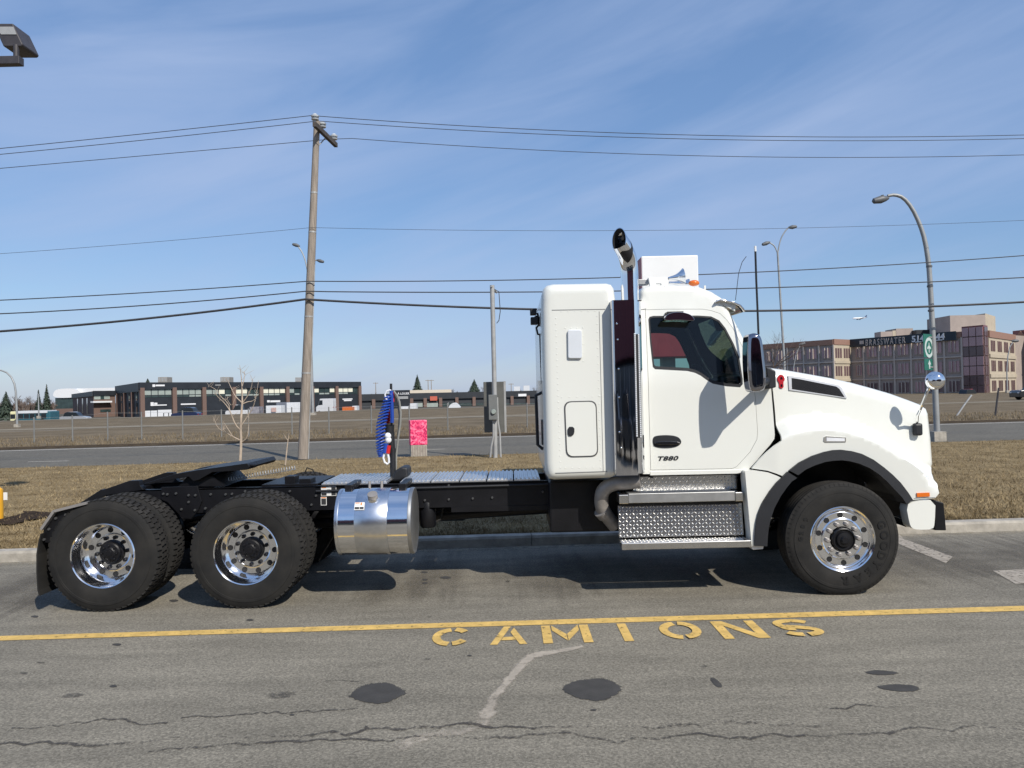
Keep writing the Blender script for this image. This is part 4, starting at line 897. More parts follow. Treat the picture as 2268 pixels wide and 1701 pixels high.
ribbon([(1418, 686), (1431, 684)], CY+.07, .006, 'seam', m_seam)
ribbon([(1560, 681), (1580, 684), (1600, 690), (1607, 682)], 7.345, .005, 'seam', m_seam)
MB().prism(inset(TT([(1440, 1044), (1640, 1040), (1655, 1044), (1632, 1049), (1440, 1053)], CY), 0), CY-.004, CY+.01).build('rocker_panel', m_white, truck, bevel=.003)
hd = thing('door_handle', None, None, at(1477, 990, CY), parent=truck)
MB().prism(smooth_poly(TT([(1445, 972), (1450, 965), (1478, 963), (1500, 966), (1509, 975), (1508, 984), (1495, 991), (1470, 993), (1450, 990), (1446, 984)], CY), 2), CY-.008, CY+.02).build('bezel', m_plastic, hd, bevel=.003)
MB().prism(smooth_poly(TT([(1449, 978), (1478, 976), (1506, 978), (1505, 984), (1478, 986), (1450, 985)], CY), 1), CY-.028, CY-.006).build('grip', M('gloss_black', (.01, .01, .012), .12, coat=1), hd, bevel=.006)
me = text('T880', .074, .003, 1.05, .25, .0022); c = at(1477.5, 1015.5, CY); place_text(me, (c.x, CY-.003, c.z), (1, 0, .0), (0, 0, 1)); me.transform(Matrix.Translation(Vector(c))@Matrix.Diagonal((1.22, 1, .74, 1))@Matrix.Translation(-Vector(c))); link('model_badge', me, m_plastic, truck)
# interior
def seat(y):
    s = thing('driver_seat' if y < YC else 'passenger_seat', None, None, (at(1478, 900, y).x, y, 1.3), parent=truck); x = s.location.x+wl(truck).x
    MB().prism([(x-.22, 1.42), (x+.26, 1.46), (x+.28, 1.56), (x-.2, 1.58)], y-.24, y+.24).build('cushion', m_seat, s, bevel=.03)
    MB().prism([(x-.25, 1.5), (x-.12, 1.5), (x-.2, 2.1), (x-.33, 2.1)], y-.23, y+.23).build('backrest', m_seat, s, bevel=.04)
    MB().prism([(x-.34, 2.13), (x-.23, 2.13), (x-.25, 2.34), (x-.35, 2.34)], y-.13, y+.13).build('headrest', m_seat, s, bevel=.04)
seat(7.75); seat(8.95)
dx = at(1605, 850, 7.5).x
MB().prism([(dx-.08, 1.3), (dx+.42, 1.3), (dx+.40, 1.98), (dx+.12, 2.06), (dx-.02, 2.02)], 7.36, 2*YC-7.36).build('dashboard', m_int, truck, bevel=.03)
cx = at(1565, 815, 7.75); ring = []
for i in range(25):
    q = 2*math.pi*i/24; ring.append(Vector((cx.x, 7.75, 1.99))+Vector((-.12*math.sin(q), .22*math.cos(q), .19*math.sin(q))))
MB().tube(ring, .016, 8).build('steering_wheel', m_plastic, truck, smooth=True)
MB().tube([(cx.x, 7.75, 1.99), (cx.x+.18, 7.75, 1.8)], .03, 8).build('steering_column', m_plastic, truck)
xb_ = at(1428, 800, 7.5).x
MB().box(xb_, xb_+.03, 7.36, 2*YC-7.36, 1.1, 2.75).build('cab_back_wall', m_int, truck)
MB().box(xb_+.03, at(1600, 700, 7.5).x, 7.42, 2*YC-7.42, 2.66, 2.68).build('headliner', m_int, truck)
for y in (7.8, 8.9): 
    c = at(1597, 712, y); MB().obox((c.x-.02, y, 2.60), (.03, 0, 0), (0, .09, 0), (-.02, 0, .07)).build('sun_flap', m_int, truck, bevel=.01)
# roof gear
MB().prism(TT([(1434, 616), (1477, 615), (1478, 640), (1473, 647), (1467, 640), (1462, 629), (1451, 629), (1448, 644), (1442, 645), (1438, 634)], 7.5), 7.46, 7.5).build('white_roof_plate', m_white2, truck, bevel=.004)  # white plate with two tongues above the cab roof
MB().box(at(1413, 625, 7.55).x, at(1436, 625, 7.55).x, 7.5, 7.62, at(1425, 631, 7.55).z, at(1425, 620, 7.55).z).build('roof_bracket', m_alug, truck, bevel=.004)
hz = at(1480, 617, 7.7); he = at(1514, 612, 7.7); nh = 8
MB().tube([hz.lerp(he, i/nh) for i in range(nh+1)], [.014, .018, .021, .025, .03, .038, .05, .065, .082], 20, cap=False).build('air_horn', m_chrome, truck, smooth=True)
MB().tube([he-Vector((.02, 0, 0)), he-Vector((.015, 0, 0))], .06, 16).build('horn_throat', m_dark, truck)
hz = at(1482, 626, 8.0); he = at(1525, 629, 8.0)
MB().tube([hz.lerp(he, i/nh) for i in range(nh+1)], [.012, .014, .016, .02, .024, .03, .036, .044, .055], 16, cap=False).build('air_horn', m_chrome, truck, smooth=True)
for y, u, v in ((7.62, 1537, 627), (8.0, 1537, 630), (8.34, 1537, 632)):
    c = at(u, v, 7.62); MB().ball((c.x, y, c.z), .055, 12, 8, (1, .8, .55)).build('marker_lamp', m_amber, truck, smooth=True)
c = at(1561, 637, 7.7); MB().box(c.x-.008, c.x+.008, 7.69, 7.71, c.z-.06, c.z+.02).build('roof_stud', m_white, truck)
# sun visor: curved sheet right across the windshield
vp = [(1589, 664), (1600, 659), (1629, 664), (1645, 671), (1653, 680), (1655, 686)]; vs = []; fs = []; nY = 14
for j in range(nY+1):
    t = j/nY*2-1; y = YC+t*1.0; drop = .05*t*t; bk = .03*t**4
    for u, v in vp:
        x, z = T(u, v, 7.34); vs.append((x-bk, y, z-drop*.4))
m_ = len(vp)
for j in range(nY):
    for i in range(m_-1): fs.append((j*m_+i, j*m_+i+1, (j+1)*m_+i+1, (j+1)*m_+i))
vz = MB().add(vs, fs); o = vz.build('sun_visor', m_alu, truck, smooth=True); so_ = o.modifiers.new('solid', 'SOLIDIFY'); so_.thickness = .012
MB().prism(TT([(1588, 662), (1603, 662), (1630, 674), (1628, 690), (1610, 680), (1596, 672), (1588, 671)], 7.34), 7.338, 7.352).build('visor_end', m_white, truck, bevel=.003)
# look-down mirror over the door window
ld = smooth_poly(TT([(1469, 708), (1474, 698), (1490, 692), (1510, 692), (1528, 697), (1537, 708), (1534, 712), (1500, 709), (1474, 711)], 7.2), 2)
MB().prism(ld, 7.16, 7.33).build('look_down_mirror', m_mirror, truck, bevel=.015)
MB().prism(TT([(1474, 692), (1510, 691), (1510, 697), (1474, 698)], 7.3), 7.22, 7.36).build('look_down_bracket', m_plastic, truck, bevel=.005)
# main mirror
mm = thing('door_mirror', None, None, at(1672, 868, 6.86), parent=truck)
ms = smooth_poly(TT([(1657, 750), (1660, 740), (1672, 737), (1684, 741), (1690, 756), (1694, 795), (1698, 830), (1697, 858), (1689, 866), (1668, 869), (1662, 863), (1658, 835), (1656, 790)], 6.77), 1)
mbp, edge = panel(ms, lambda x, z: 6.75, rnd=ms+[ms[0]], r=.04, grid=.03, thick=0, mirror=6.86); strip(mbp, edge+[edge[0]], 6.86, 4); mbp.build('mirror_shell', m_dchrome, mm, smooth=45)
MB().prism(TT([(1690, 812), (1712, 822), (1713, 858), (1697, 862)], 7.2), 7.12, 7.3).build('mirror_mount', m_plastic, mm, bevel=.01)
MB().tube([at(1680, 850, 6.9), at(1692, 845, 7.05), at(1706, 842, 7.3)], .042, 10).build('mirror_arm', m_plastic, mm, smooth=True)
MB().tube([at(1680, 741, 7.1), at(1678, 690, 7.1), at(1675, 620, 7.1), at(1673, 556, 7.1)], .010, 8).build('antenna', m_plastic, mm, smooth=True)
MB().tube([at(1673, 557, 7.1), at(1672.5, 545, 7.1)], .011, 8).build('antenna_tip', m_white2, mm, smooth=True)
MB().tube([at(1629, 665, 8.0), at(1636, 605, 8.0), at(1644, 580, 8.0), at(1653, 568, 8.0)], .0035, 5).build('whip_antenna', m_plastic, truck, smooth=True)
# ---- hood and fenders
ftx = TT([(1719, 951.5), (1748, 936), (1786, 927), (1825, 924), (1865, 928), (1905, 940), (1945, 957), (1984, 981), (2014, 999), (2035, 1015), (2056, 1044)], 7.2)
FX, FZ = [p[0] for p in ftx], [p[1] for p in ftx]
def sst(t): t = max(0, min(1, t)); return t*t*(3-2*t)
xc0, xc1 = T(1707, 815)[0], T(2050, 900)[0]
def hy(x, z):
    s = (x-xc0)/(xc1-xc0); zf = float(np.interp(x, FX, FZ)); yh = 7.31+.13*max(0, s)**1.2+.05*max(0, z-zf); yf = 7.155+.05*max(0, -s*3)
    t = sst((zf-z+.03)/.15); return yh*(1-t)+(yf+.05*max(0, zf-z-.1))*t
top_px = [(1708, 816), (1740, 820), (1786, 828), (1836, 837), (1886, 848), (1930, 860), (1971, 872), (2010, 886), (2036, 896), (2046, 903), (2051, 916), (2057, 970), (2062, 1040), (2066, 1064)]
arch_o = [(2021, 1107), (2010, 1090), (1994, 1069), (1976, 1051), (1957, 1035), (1934, 1018), (1908, 1005), (1886, 999), (1863, 996), (1844, 997), (1825, 1001), (1798, 1010), (1769, 1025), (1748, 1042)]
arch_i = [(2006, 1116), (1996, 1101), (1979, 1083), (1962, 1065), (1945, 1050), (1924, 1036), (1900, 1026), (1880, 1021), (1863, 1019), (1844, 1020), (1825, 1023), (1804, 1030), (1784, 1039), (1766, 1052)]
hood_px = top_px+[(2077, 1082), (2079, 1092), (2070, 1103), (2024, 1107)]+arch_o+[(1735, 1055), (1720, 1049), (1700, 1042.5), (1667, 1038), (1682, 1019), (1697, 1003), (1714, 988), (1720, 974), (1721, 962), (1718, 910), (1714, 862)]
def edge_pt(u, v, r=.11):
    Y = 7.45
    for _ in range(12): Y = .5*Y+.5*(hy(*T(u, v, Y))+r)
    return T(u, v, Y)
topw = [edge_pt(u, v) for u, v in densify(top_px, 12, False)]; ITOP = min(range(len(topw)), key=lambda i: abs(densify(top_px, 12, False)[i][1]-903)+abs(densify(top_px, 12, False)[i][0]-2046))
hood_o = topw+TT(hood_px[len(top_px):-4], 7.17)+TT(hood_px[-4:], 7.30)
mbp, edge = panel(hood_o, hy, rnd=topw, r=.11, grid=.035, thick=.03, mirror=YC, extra=[(x_, float(np.interp(x_, FX, FZ))+dz_) for x_ in np.arange(FX[0]-.05, FX[-1]+.05, .022) for dz_ in (.028, .012, -.008, -.03, -.055, -.08, -.1, -.118)])
strip(mbp, sub(edge, topw[0], topw[ITOP]), YC, 10, .05); mbp.build('hood', m_white, truck, smooth=40)
gr = MB(); strip(gr, sub(edge, topw[ITOP], T(2079, 1092, 7.17)), YC, 4); gr.build('grille', m_plastic, truck)
# rear fender skirt
sk = [(1649, 1043), (1667, 1041), (1700, 1046), (1719, 1053), (1733, 1060), (1718, 1070), (1704, 1088), (1690, 1110), (1680, 1134), (1675, 1155), (1672, 1180), (1671, 1209), (1664, 1209), (1656, 1120)]
mbp, _ = panel(TT(sk, 7.18), lambda x, z: 7.165, grid=.06, thick=.16); mbp.build('fender_skirt', m_white, truck, smooth=35, bevel=.006)
MB().prism(TT([(1662, 1207), (1690, 1207), (1689, 1215), (1666, 1217)], 7.2), 7.18, 7.35).build('skirt_foot', m_white2, truck, bevel=.004)
# arch trims
def arch(o_, i_, Y=7.15, name='wheel_arch_trim'):
    poly = TT(o_, Y)+TT(i_[::-1], Y); mb = MB(); n = len(o_); O = TT(o_, Y); I = TT(i_, Y); vs = []; fs = []
    for k in range(n):
        for (p, y) in ((O[k], Y+.03), (O[k], Y-.012), (I[k], Y-.02), (I[k], Y+.16)): vs.append((p[0], y, p[1]))
    for k in range(n-1):
        for j in range(3): fs.append((k*4+j, k*4+j+1, (k+1)*4+j+1, (k+1)*4+j))
    fs += [(0, 1, 2, 3), tuple((n-1)*4+j for j in range(4))]
    return mb.add(vs, fs).build(name, m_plastic, truck, smooth=30)
arch(arch_o, arch_i)
arch([(1744, 1045), (1733, 1056), (1718, 1070), (1704, 1088), (1690, 1110), (1680, 1134), (1675, 1155), (1672, 1180), (1671, 1209)], [(1764, 1058), (1752, 1066), (1742, 1078), (1728, 1098), (1714, 1124), (1705, 1150), (1701, 1170), (1699, 1190), (1698, 1209)])
# inner liner of the arch (dark)
ar = TT(arch_i+[(1742, 1078), (1714, 1124), (1701, 1170), (1699, 1200)], 7.2); lm = MB()
lm.add([(x, y, z) for x, z in ar for y in (7.2, 7.8)], [(2*i, 2*i+1, 2*i+3, 2*i+2) for i in range(len(ar)-1)]); lm.build('wheel_well', m_dark, truck)
# side of cowl between door and hood (dark gap)
MB().prism(TT([(1704, 826), (1713, 826), (1722, 960), (1720, 975), (1664, 1040), (1650, 1040)], 7.34), 7.36, 7.40).build('cowl_gap', m_dark, truck)
# hood vent
m_vent = M('vent_frame_satin', (.82, .82, .83), .35, .6, var=.03)
hv = thing('hood_vent', None, None, at(1800, 880, 7.33), parent=truck)
def hp(px, d=0, y=7.33): return [at(u, v, hy(*T(u, v, y))-d) for u, v in px]
vo = [(1746, 832), (1770, 835), (1857, 853), (1864, 858), (1876, 882), (1748, 864)]; vi = [(1753, 837), (1772, 840), (1852, 856), (1859, 861), (1871, 880), (1754, 862)]
def plate(pts, d, mat, name, parent, th=.012):
    n_ = Vector((0, 1, 0)); k = len(pts); mb = MB(); mb.add(list(pts)+[p+n_*th for p in pts], [tuple(range(k)), tuple(range(2*k-1, k-1, -1))]+[((i+1) % k, i, k+i, k+(i+1) % k) for i in range(k)]); return mb.build(name, mat, parent)
O, I = hp(vo, .012), hp(vi, .012); k = len(O); mb = MB()
mb.add(O+I+[p+Vector((0, .02, 0)) for p in O]+[p+Vector((0, .006, 0)) for p in I], [(i, (i+1) % k, k+(i+1) % k, k+i) for i in range(k)]+[(i, (i+1) % k, 2*k+(i+1) % k, 2*k+i) for i in range(k)]+[(k+i, k+(i+1) % k, 3*k+(i+1) % k, 3*k+i) for i in range(k)]); mb.build('vent_frame', m_vent, hv, smooth=30)
plate(hp(vi, .006), 0, m_dark, 'vent_backing', hv, .004)
vm = MB(); iz = [(u, v) for u, v in vi]
for sgn in (1, -1):
    for i in range(-6, 46):
        a = []
        for j in range(41):
            u = 1750+i*3.2+sgn*(j-20)*.9; v = 834+j*1.3
            if inside([(u, v)], iz)[0]: a.append((u, v))
        if len(a) > 1: vm.tube(hp([a[0], a[-1]], .0085), .0022, 4)
stuff(vm.build('vent_mesh', M('vent_mesh', (.03, .03, .033), .5), hv))
# emblem
em = thing('hood_emblem', None, None, at(1730, 858, 7.33), parent=truck)
plate(hp(smooth_poly([(1722, 836), (1726, 830), (1733, 830), (1738, 836), (1738, 842), (1735, 846), (1736, 860), (1726, 860), (1726, 847), (1722, 843)], 1), .010), 0, m_red, 'emblem_body', em, .01)
plate(hp([(1729, 851), (1733, 851), (1733, 857), (1729, 857)], .0115), 0, m_red if False else m_mirror, 'emblem_bar', em, .002)
plate(hp([(1728, 836), (1732, 834), (1734, 840), (1729, 841)], .012), 0, m_mirror, 'emblem_letter', em, .002)
# fender marker, side marker
plate(hp([(1825, 968), (1829, 966), (1874, 969), (1874, 979), (1828, 980), (1824, 977)], .006), 0, m_chrome, 'fender_lamp_bezel', truck, .012)
plate(hp([(1831, 969), (1871, 971), (1871, 977), (1831, 977)], .012), 0, M('clear_lens', (.75, .76, .78), .1, coat=1), 'fender_lamp', truck, .008)
plate(hp([(2031, 1092), (2059, 1091), (2059.5, 1099.5), (2031.5, 1101)], .008), 0, m_amber, 'side_marker', truck, .012)
ribbon([(2024, 1104), (2071, 1102)], 7.14, .006, 'seam', m_seam)
# bumper
mbp, _ = panel(TT(smooth_poly([(2006, 1119), (2023, 1109), (2071, 1106), (2069, 1160), (2065, 1172), (2030, 1173), (2018, 1169), (2013, 1158)], 1), 7.16), lambda x, z: 7.15, grid=.06, thick=.14); mbp.build('bumper_corner', m_white, truck, smooth=35, bevel=.006)
b0, b1 = T(2072, 1108, 7.15), T(2093, 1114, 7.15); zbm = T(2080, 1175, 7.15)[1]
MB().prism([(b0[0]-.01, zbm), (b1[0]+.012, zbm-.004), (b1[0]-.004, b1[1]), (b0[0]-.002, b0[1])], 7.16, 2*YC-7.16).build('front_bumper', m_black, truck, bevel=.008)
MB().obox(at(2000, 1155, 7.4), (.035, 0, 0), (0, .12, 0), (0, 0, .035)).build('tow_bracket', m_chrome, truck, bevel=.01)
# hood spot mirror
sm = thing('hood_mirror', None, None, at(2030, 960, 7.3), parent=truck); c = at(2071, 843, 7.12)
sm_b = MB().lathe([(0, -.055), (.03, -.052), (.055, -.042), (.075, -.022), (.084, 0), (.082, .008), (.0, .012)], (c.x, c.y, c.z), 'y', 28); bw = sm_b; bw.v = [c+Matrix.Rotation(R(-20), 3, 'Z')@(q-c) for q in bw.v]; bw.build('mirror_bowl', m_chrome, sm, smooth=True)
MB().tube([at(2062, 848, 7.14), at(2053, 870, 7.16), at(2039, 905, 7.25), at(2032, 920, 7.33), at(2031, 938, 7.41)], .013, 8).build('mirror_stalk', m_chrome, sm, smooth=True)
c = at(2032, 951, 7.42); MB().obox(c, (.042, 0, 0), (0, .03, 0), (0, 0, .06)).build('mirror_base', m_plastic, sm, bevel=.02)
# ================================================================== buildings and street furniture behind
class Fac:
    def __init__(s, A, B):
        s.A = Vector((A[0], A[1], 0)); s.B = Vector((B[0], B[1], 0)); s.e = (s.B-s.A).normalized(); s.L = (s.B-s.A).length
        s.n = Vector((s.e.y, -s.e.x, 0)); s.n = s.n if s.n.dot(-s.A) > 0 else -s.n
    def hit(s, u, v):
        d = ray(u, v); o = Vector((0, 0, H)); t = (s.A-o).dot(s.n)/d.dot(s.n); p = o+d*t; return (p-s.A).dot(s.e), p.z
    def s_(s, u, v=860): return s.hit(u, v)[0]
    def box(s, mb, s0, s1, z0, z1, d0, d1):
        c = s.A+s.e*((s0+s1)/2)+s.n*((d0+d1)/2)+Vector((0, 0, (z0+z1)/2)); return mb.obox(c, s.e*(abs(s1-s0)/2), s.n*(abs(d1-d0)/2), (0, 0, abs(z1-z0)/2))
    def put(s, name, mat, parent, *a): return s.box(MB(), *a).build(name, mat, parent)
def XY(u, Y, v=870): p = at(u, v, Y); return (p.x, p.y)
GZ = -1.2
m_brick = brick_mat('brown_brick', (.17, .105, .082), (.14, .086, .068), (.16, .13, .115), 5)
m_clad = M('black_cladding', (.018, .021, .026), .5, var=.2, vs=.8)
m_clad2 = M('charcoal_cladding', (.026, .029, .034), .6, var=.15, vs=.5)
m_pane = M('pale_blind', (.30, .34, .31), .25, var=.12, vs=.7, spec=.5)
m_paneb = M('bright_blind', (.72, .70, .56), .4, var=.06)
m_paned = M('dark_window', (.035, .055, .055), .1, var=.3, vs=.8)
m_wsign = M('sign_white', (.70, .70, .70), .5, var=.03)
m_gwhite = M('garage_white', (.62, .63, .64), .5, var=.05)
m_roofbox = M('rooftop_unit', (.27, .25, .22), .7, var=.15, vs=2)
def footprint(pts, z0, z1, name, mat, parent):
    n = len(pts); a = sum(pts[i][0]*pts[(i+1) % n][1]-pts[(i+1) % n][0]*pts[i][1] for i in range(n))
    if a < 0: pts = pts[::-1]
    return MB().add([(x, y, z0) for x, y in pts]+[(x, y, z1) for x, y in pts], [tuple(range(n-1, -1, -1)), tuple(range(n, 2*n))]+[(i, (i+1) % n, n+(i+1) % n, n+i) for i in range(n)]).build(name, mat, parent)
# ---- black and brick commercial building
A, B = XY(311, 150), XY(797, 192); fa_ = Fac(A, B); S0 = XY(259, 177)
bl = thing('commercial_building', 'long two storey brick building with black fascia and rows of square windows', 'building', (A[0], A[1], GZ))
back = Vector((S0[0]-A[0], S0[1]-A[1], 0))
q = lambda p: (p[0]+back.x, p[1]+back.y)
footprint([A, B, q(B), q(A)], GZ, 5.2, 'wall', m_clad2, bl)
fa_.put('fascia', m_clad, bl, -.3, fa_.L+.1, fa_.hit(560, 860)[1], 5.78, -.2, .45)
sf = Fac(S0, A); sf.put('fascia', m_clad, bl, -.1, sf.L-.05, 4.0, 5.74, -.2, .4)
zt_, zb_ = fa_.hit(345, 862.5)[1], fa_.hit(345, 876)[1]; zl = fa_.hit(345, 880)[1]
cu = [313, 384.5, 450, 516, 577, 635, 690, 744, 795]
for i, u in enumerate(cu):
    s = fa_.s_(u); fa_.put('brick_column', m_brick, bl, s-.42, s+.42, GZ, zt_+.35, 0, .5)
for k, u in enumerate((262, 278, 295)):
    s = sf.s_(u); sf.put('brick_column', m_brick, bl, s-.6, s+.6, GZ, 4.0, 0, .5)
for k, u in enumerate((270, 287, 303)):
    s = sf.s_(u); w_ = thing('window', None, None, sf.A+sf.e*s+Vector((0, 0, 1)), parent=bl)
    for z0, z1 in ((2.3, 3.9), (-.4, 1.8)): sf.put('pane', m_paned, w_, s-.8, s+.8, z0, z1, .02, .1)
rb = random.Random(5)
kinds = ['pppp', 'pppp', 'ppbd', 'bbdd', 'bbbb', 'pddd', 'bddb', 'bbbd']
for i in range(8):
    s0, s1 = fa_.s_(cu[i])+.5, fa_.s_(cu[i+1])-.5; w_ = thing('window', None, None, fa_.A+fa_.e*((s0+s1)/2)+Vector((0, 0, zl)), parent=bl)
    fa_.put('frame', m_clad, w_, s0, s1, zl-.06, zt_+.05, .005, .09)
    fa_.put('bay_panel', m_clad, bl, s0, s1, GZ, zl-.08, .0, .22)
    for k in range(4):
        a, b = s0+(s1-s0)*(k+.06)/4, s0+(s1-s0)*(k+.94)/4; mm = {'p': m_pane, 'b': m_paneb, 'd': m_paned}[kinds[i][k]]
        fa_.put('pane', mm, w_, a, b, zb_+.12, zt_, .08, .13); fa_.put('lower_pane', m_pane if rb.random() < .6 else m_paned, w_, a, b, zl, zb_-.02, .08, .13)
def fsign(f, u0, u1, v0, v1, name, mat, parent, d=.24, th=.06):
    s0, z1 = f.hit(u0, v0); s1, z0 = f.hit(u1, v1); return f.put(name, mat, parent, s0, s1, min(z0, z1), max(z0, z1), d, d+th)
fsign(fa_, 335, 341, 851.5, 857, 'sign_logo', m_wsign, bl, .45); fsign(fa_, 342, 362, 852, 855.5, 'sign_bar', m_wsign, bl, .45)
fsign(fa_, 332, 339, 891, 899, 'sign_logo', m_wsign, bl); fsign(fa_, 340, 347, 892, 896, 'sign_bar', m_wsign, bl); fsign(fa_, 339, 368, 896.5, 898, 'sign_bar', m_wsign, bl)
fsign(fa_, 399, 432, 894, 896, 'sign_bar', m_wsign, bl); fsign(fa_, 590, 596, 886.5, 891, 'sign_logo', m_wsign, bl); fsign(fa_, 597, 619, 887, 890.5, 'sign_bar', m_wsign, bl)
fsign(fa_, 757, 779, 883, 884.8, 'sign_bar', m_wsign, bl); fsign(fa_, 760, 777, 886, 888, 'sign_bar', m_wsign, bl); fsign(fa_, 474, 486, 852, 854, 'sign_bar', m_galv, bl, .45)
for k, (u0, u1, v0, v1) in enumerate(((318, 331.5, 910, 923), (332.5, 346.5, 909.5, 923), (348, 378, 908, 914), (348, 360, 915, 923), (362, 371, 915, 923), (373, 379, 914.5, 922))): fsign(fa_, u0, u1, v0, v1, 'loading_door_panel', m_gwhite, bl, .24)
def roofbox(u0, u1, v0, v1, Y, name, label, d=2.5, group='rooftop units'):
    a, b = at(u0, v1, Y), at(u1, v0, Y); o = thing(name, label, 'roof unit', ((a.x+b.x)/2, Y, a.z-.3), group)
    MB().box(a.x, b.x, Y, Y+d, a.z-.6, b.z).build('casing', m_roofbox, o)
    for k in range(3): x = a.x+(b.x-a.x)*(k+.5)/3; MB().box(x-.22, x+.22, Y-.03, Y+.01, a.z+.15, b.z-.15).build('louvre', m_galv, o)
    return o
roofbox(350, 370, 835, 847, 165, 'rooftop_unit', 'boxy grey rooftop unit leftmost on the black fascia building')
roofbox(488, 508, 835, 846, 172, 'rooftop_unit', 'boxy grey rooftop unit above the bare young tree')
roofbox(654, 667, 836, 846, 182, 'rooftop_unit', 'boxy grey rooftop unit just left of the wooden pole')
# ---- smaller brick entrance block at left
A2, B2 = XY(207, 172), XY(255, 176); S2 = XY(161, 215)
be = thing('brick_annex', 'small brown brick building with white canopy left of the black fascia building', 'building', (A2[0], A2[1], GZ)); f2 = Fac(A2, B2); s2f = Fac(S2, A2)
bk = Vector((S2[0]-A2[0], S2[1]-A2[1], 0)); footprint([A2, B2, (B2[0]+bk.x, B2[1]+bk.y), S2], GZ, 4.2, 'wall', m_brick, be)
f2.put('fascia', m_clad, be, -.1, f2.L, 3.6, 4.7, -.1, .3); s2f.put('fascia', m_clad, be, -.1, s2f.L-.05, 3.5, 4.6, -.1, .3)
fsign(f2, 208, 243, 875, 884, 'window', m_pane, be, .02); fsign(f2, 222, 230, 875, 884, 'window', m_paned, be, .09, .04); fsign(f2, 200, 242, 888.6, 891.4, 'canopy', m_wsign, be, .05, 1.2); fsign(f2, 222, 245, 907, 912, 'door_recess', m_paned, be, .02)
for u in (172, 183, 193): s = s2f.s_(u); s2f.put('window', m_paned, be, s-1.4, s+1.4, -.5, 3.2, .01, .08)
# ---- white roofed building behind
wb_ = thing('white_roof_building', 'low building with bright white curved roof and dark green glass far behind', 'building', (*XY(146, 240), GZ)); 
a, b = XY(122, 240), XY(170, 240)
f3 = Fac(a, b); footprint([a, b, (b[0], b[1]+20), (a[0], a[1]+20)], GZ, f3.hit(146, 881)[1], 'glass_wall', m_paned, wb_)
z0, z1 = f3.hit(146, 881)[1], f3.hit(146, 861)[1]
MB().prism(smooth_poly([(a[0]-.3, z0), (b[0]+1, z0), (b[0]+1, z1), (a[0]+1.2, z1+.1), (a[0]-.3, z1-1)], 2), 239.5, 262).build('roof', m_wsign, wb_, smooth=True)
c_, d_ = at(170, 862, 241), at(262, 857, 241); MB().box(c_.x, d_.x, 241, 250, c_.z-1.2, c_.z+.2).build('roof_band', m_wsign, wb_)
MB().box(XY(122, 238)[0], XY(170, 238)[0], 238, 239.4, GZ, f3.hit(146, 905)[1]).build('base_wall', m_brick, wb_)
# ---- long low building right of it
A4, B4 = XY(800, 205), XY(1225, 225); lb = thing('low_building', 'long low black shop building with brick piers behind the field', 'building', (*XY(1000, 212), GZ)); f4 = Fac(A4, B4)
footprint([A4, B4, (B4[0], B4[1]+18), (A4[0], A4[1]+18)], GZ, f4.hit(1000, 872)[1], 'wall', m_clad2, lb)
zf4 = f4.hit(1000, 869)[1]; f4.put('fascia', m_clad, lb, 0, f4.L, f4.hit(1000, 883)[1], zf4, 0, .6)
for u in (826, 910, 940, 974, 1010, 1048, 1132, 1168, 1205): s = f4.s_(u); f4.put('brick_pier', m_brick, lb, s-.45, s+.45, GZ, zf4-1.4, 0, .62)
for u0, u1 in ((915, 936), (945, 970), (980, 1006), (1016, 1044), (1054, 1070), (1120, 1128), (1138, 1164), (1172, 1200)): fsign(f4, u0, u1, 893, 901, 'window', m_pane if u0 % 2 else m_paned, lb, .02)
fsign(f4, 951, 967, 878, 887, 'shop_sign', M('red_sign', (.45, .10, .06), .5, var=.1), lb, .62); fsign(f4, 1146, 1164, 872.5, 877.5, 'shop_sign', m_wsign, lb, .62)
up4 = Fac(XY(905, 226), XY(1000, 230)); footprint([XY(905, 226), XY(1000, 230), XY(1000, 240), XY(905, 236)], GZ, up4.hit(950, 863.5)[1], 'upper_wall', M('beige_wall', (.55, .48, .38), .8, var=.06), lb)
for u, v0 in ((1145, 856), (1166, 854)): p = at(u, v0, 228); MB().box(p.x-.9, p.x+.9, 228, 230, p.z-1.6, p.z).build('roof_unit', m_gwhite, lb)
# A louer board
lo_ = thing('rental_board', 'dark board reading A LOUER standing before the low building', 'sign', (*XY(890, 165), GZ)); c = at(889, 884, 165)
MB().box(at(870, 884, 165).x, at(908, 884, 165).x, 165, 165.2, at(889, 904, 165).z, at(889, 864, 165).z).build('board', m_clad, lo_)
for u in (872, 906): p = at(u, 890, 165.1); MB().box(p.x-.1, p.x+.1, 165.02, 165.18, GZ, p.z).build('post', m_clad, lo_)
me = text('À LOUER', .62, .03, bold=.012); p = at(893.5, 872, 164.9); place_text(me, p, (1, 0, 0), (0, 0, 1)); link('lettering', me, m_wsign, lo_)
fsign(Fac(XY(860, 164.9), XY(920, 164.9)), 883, 904, 878, 883.5, 'number_strip', m_galv, lo_, 0)
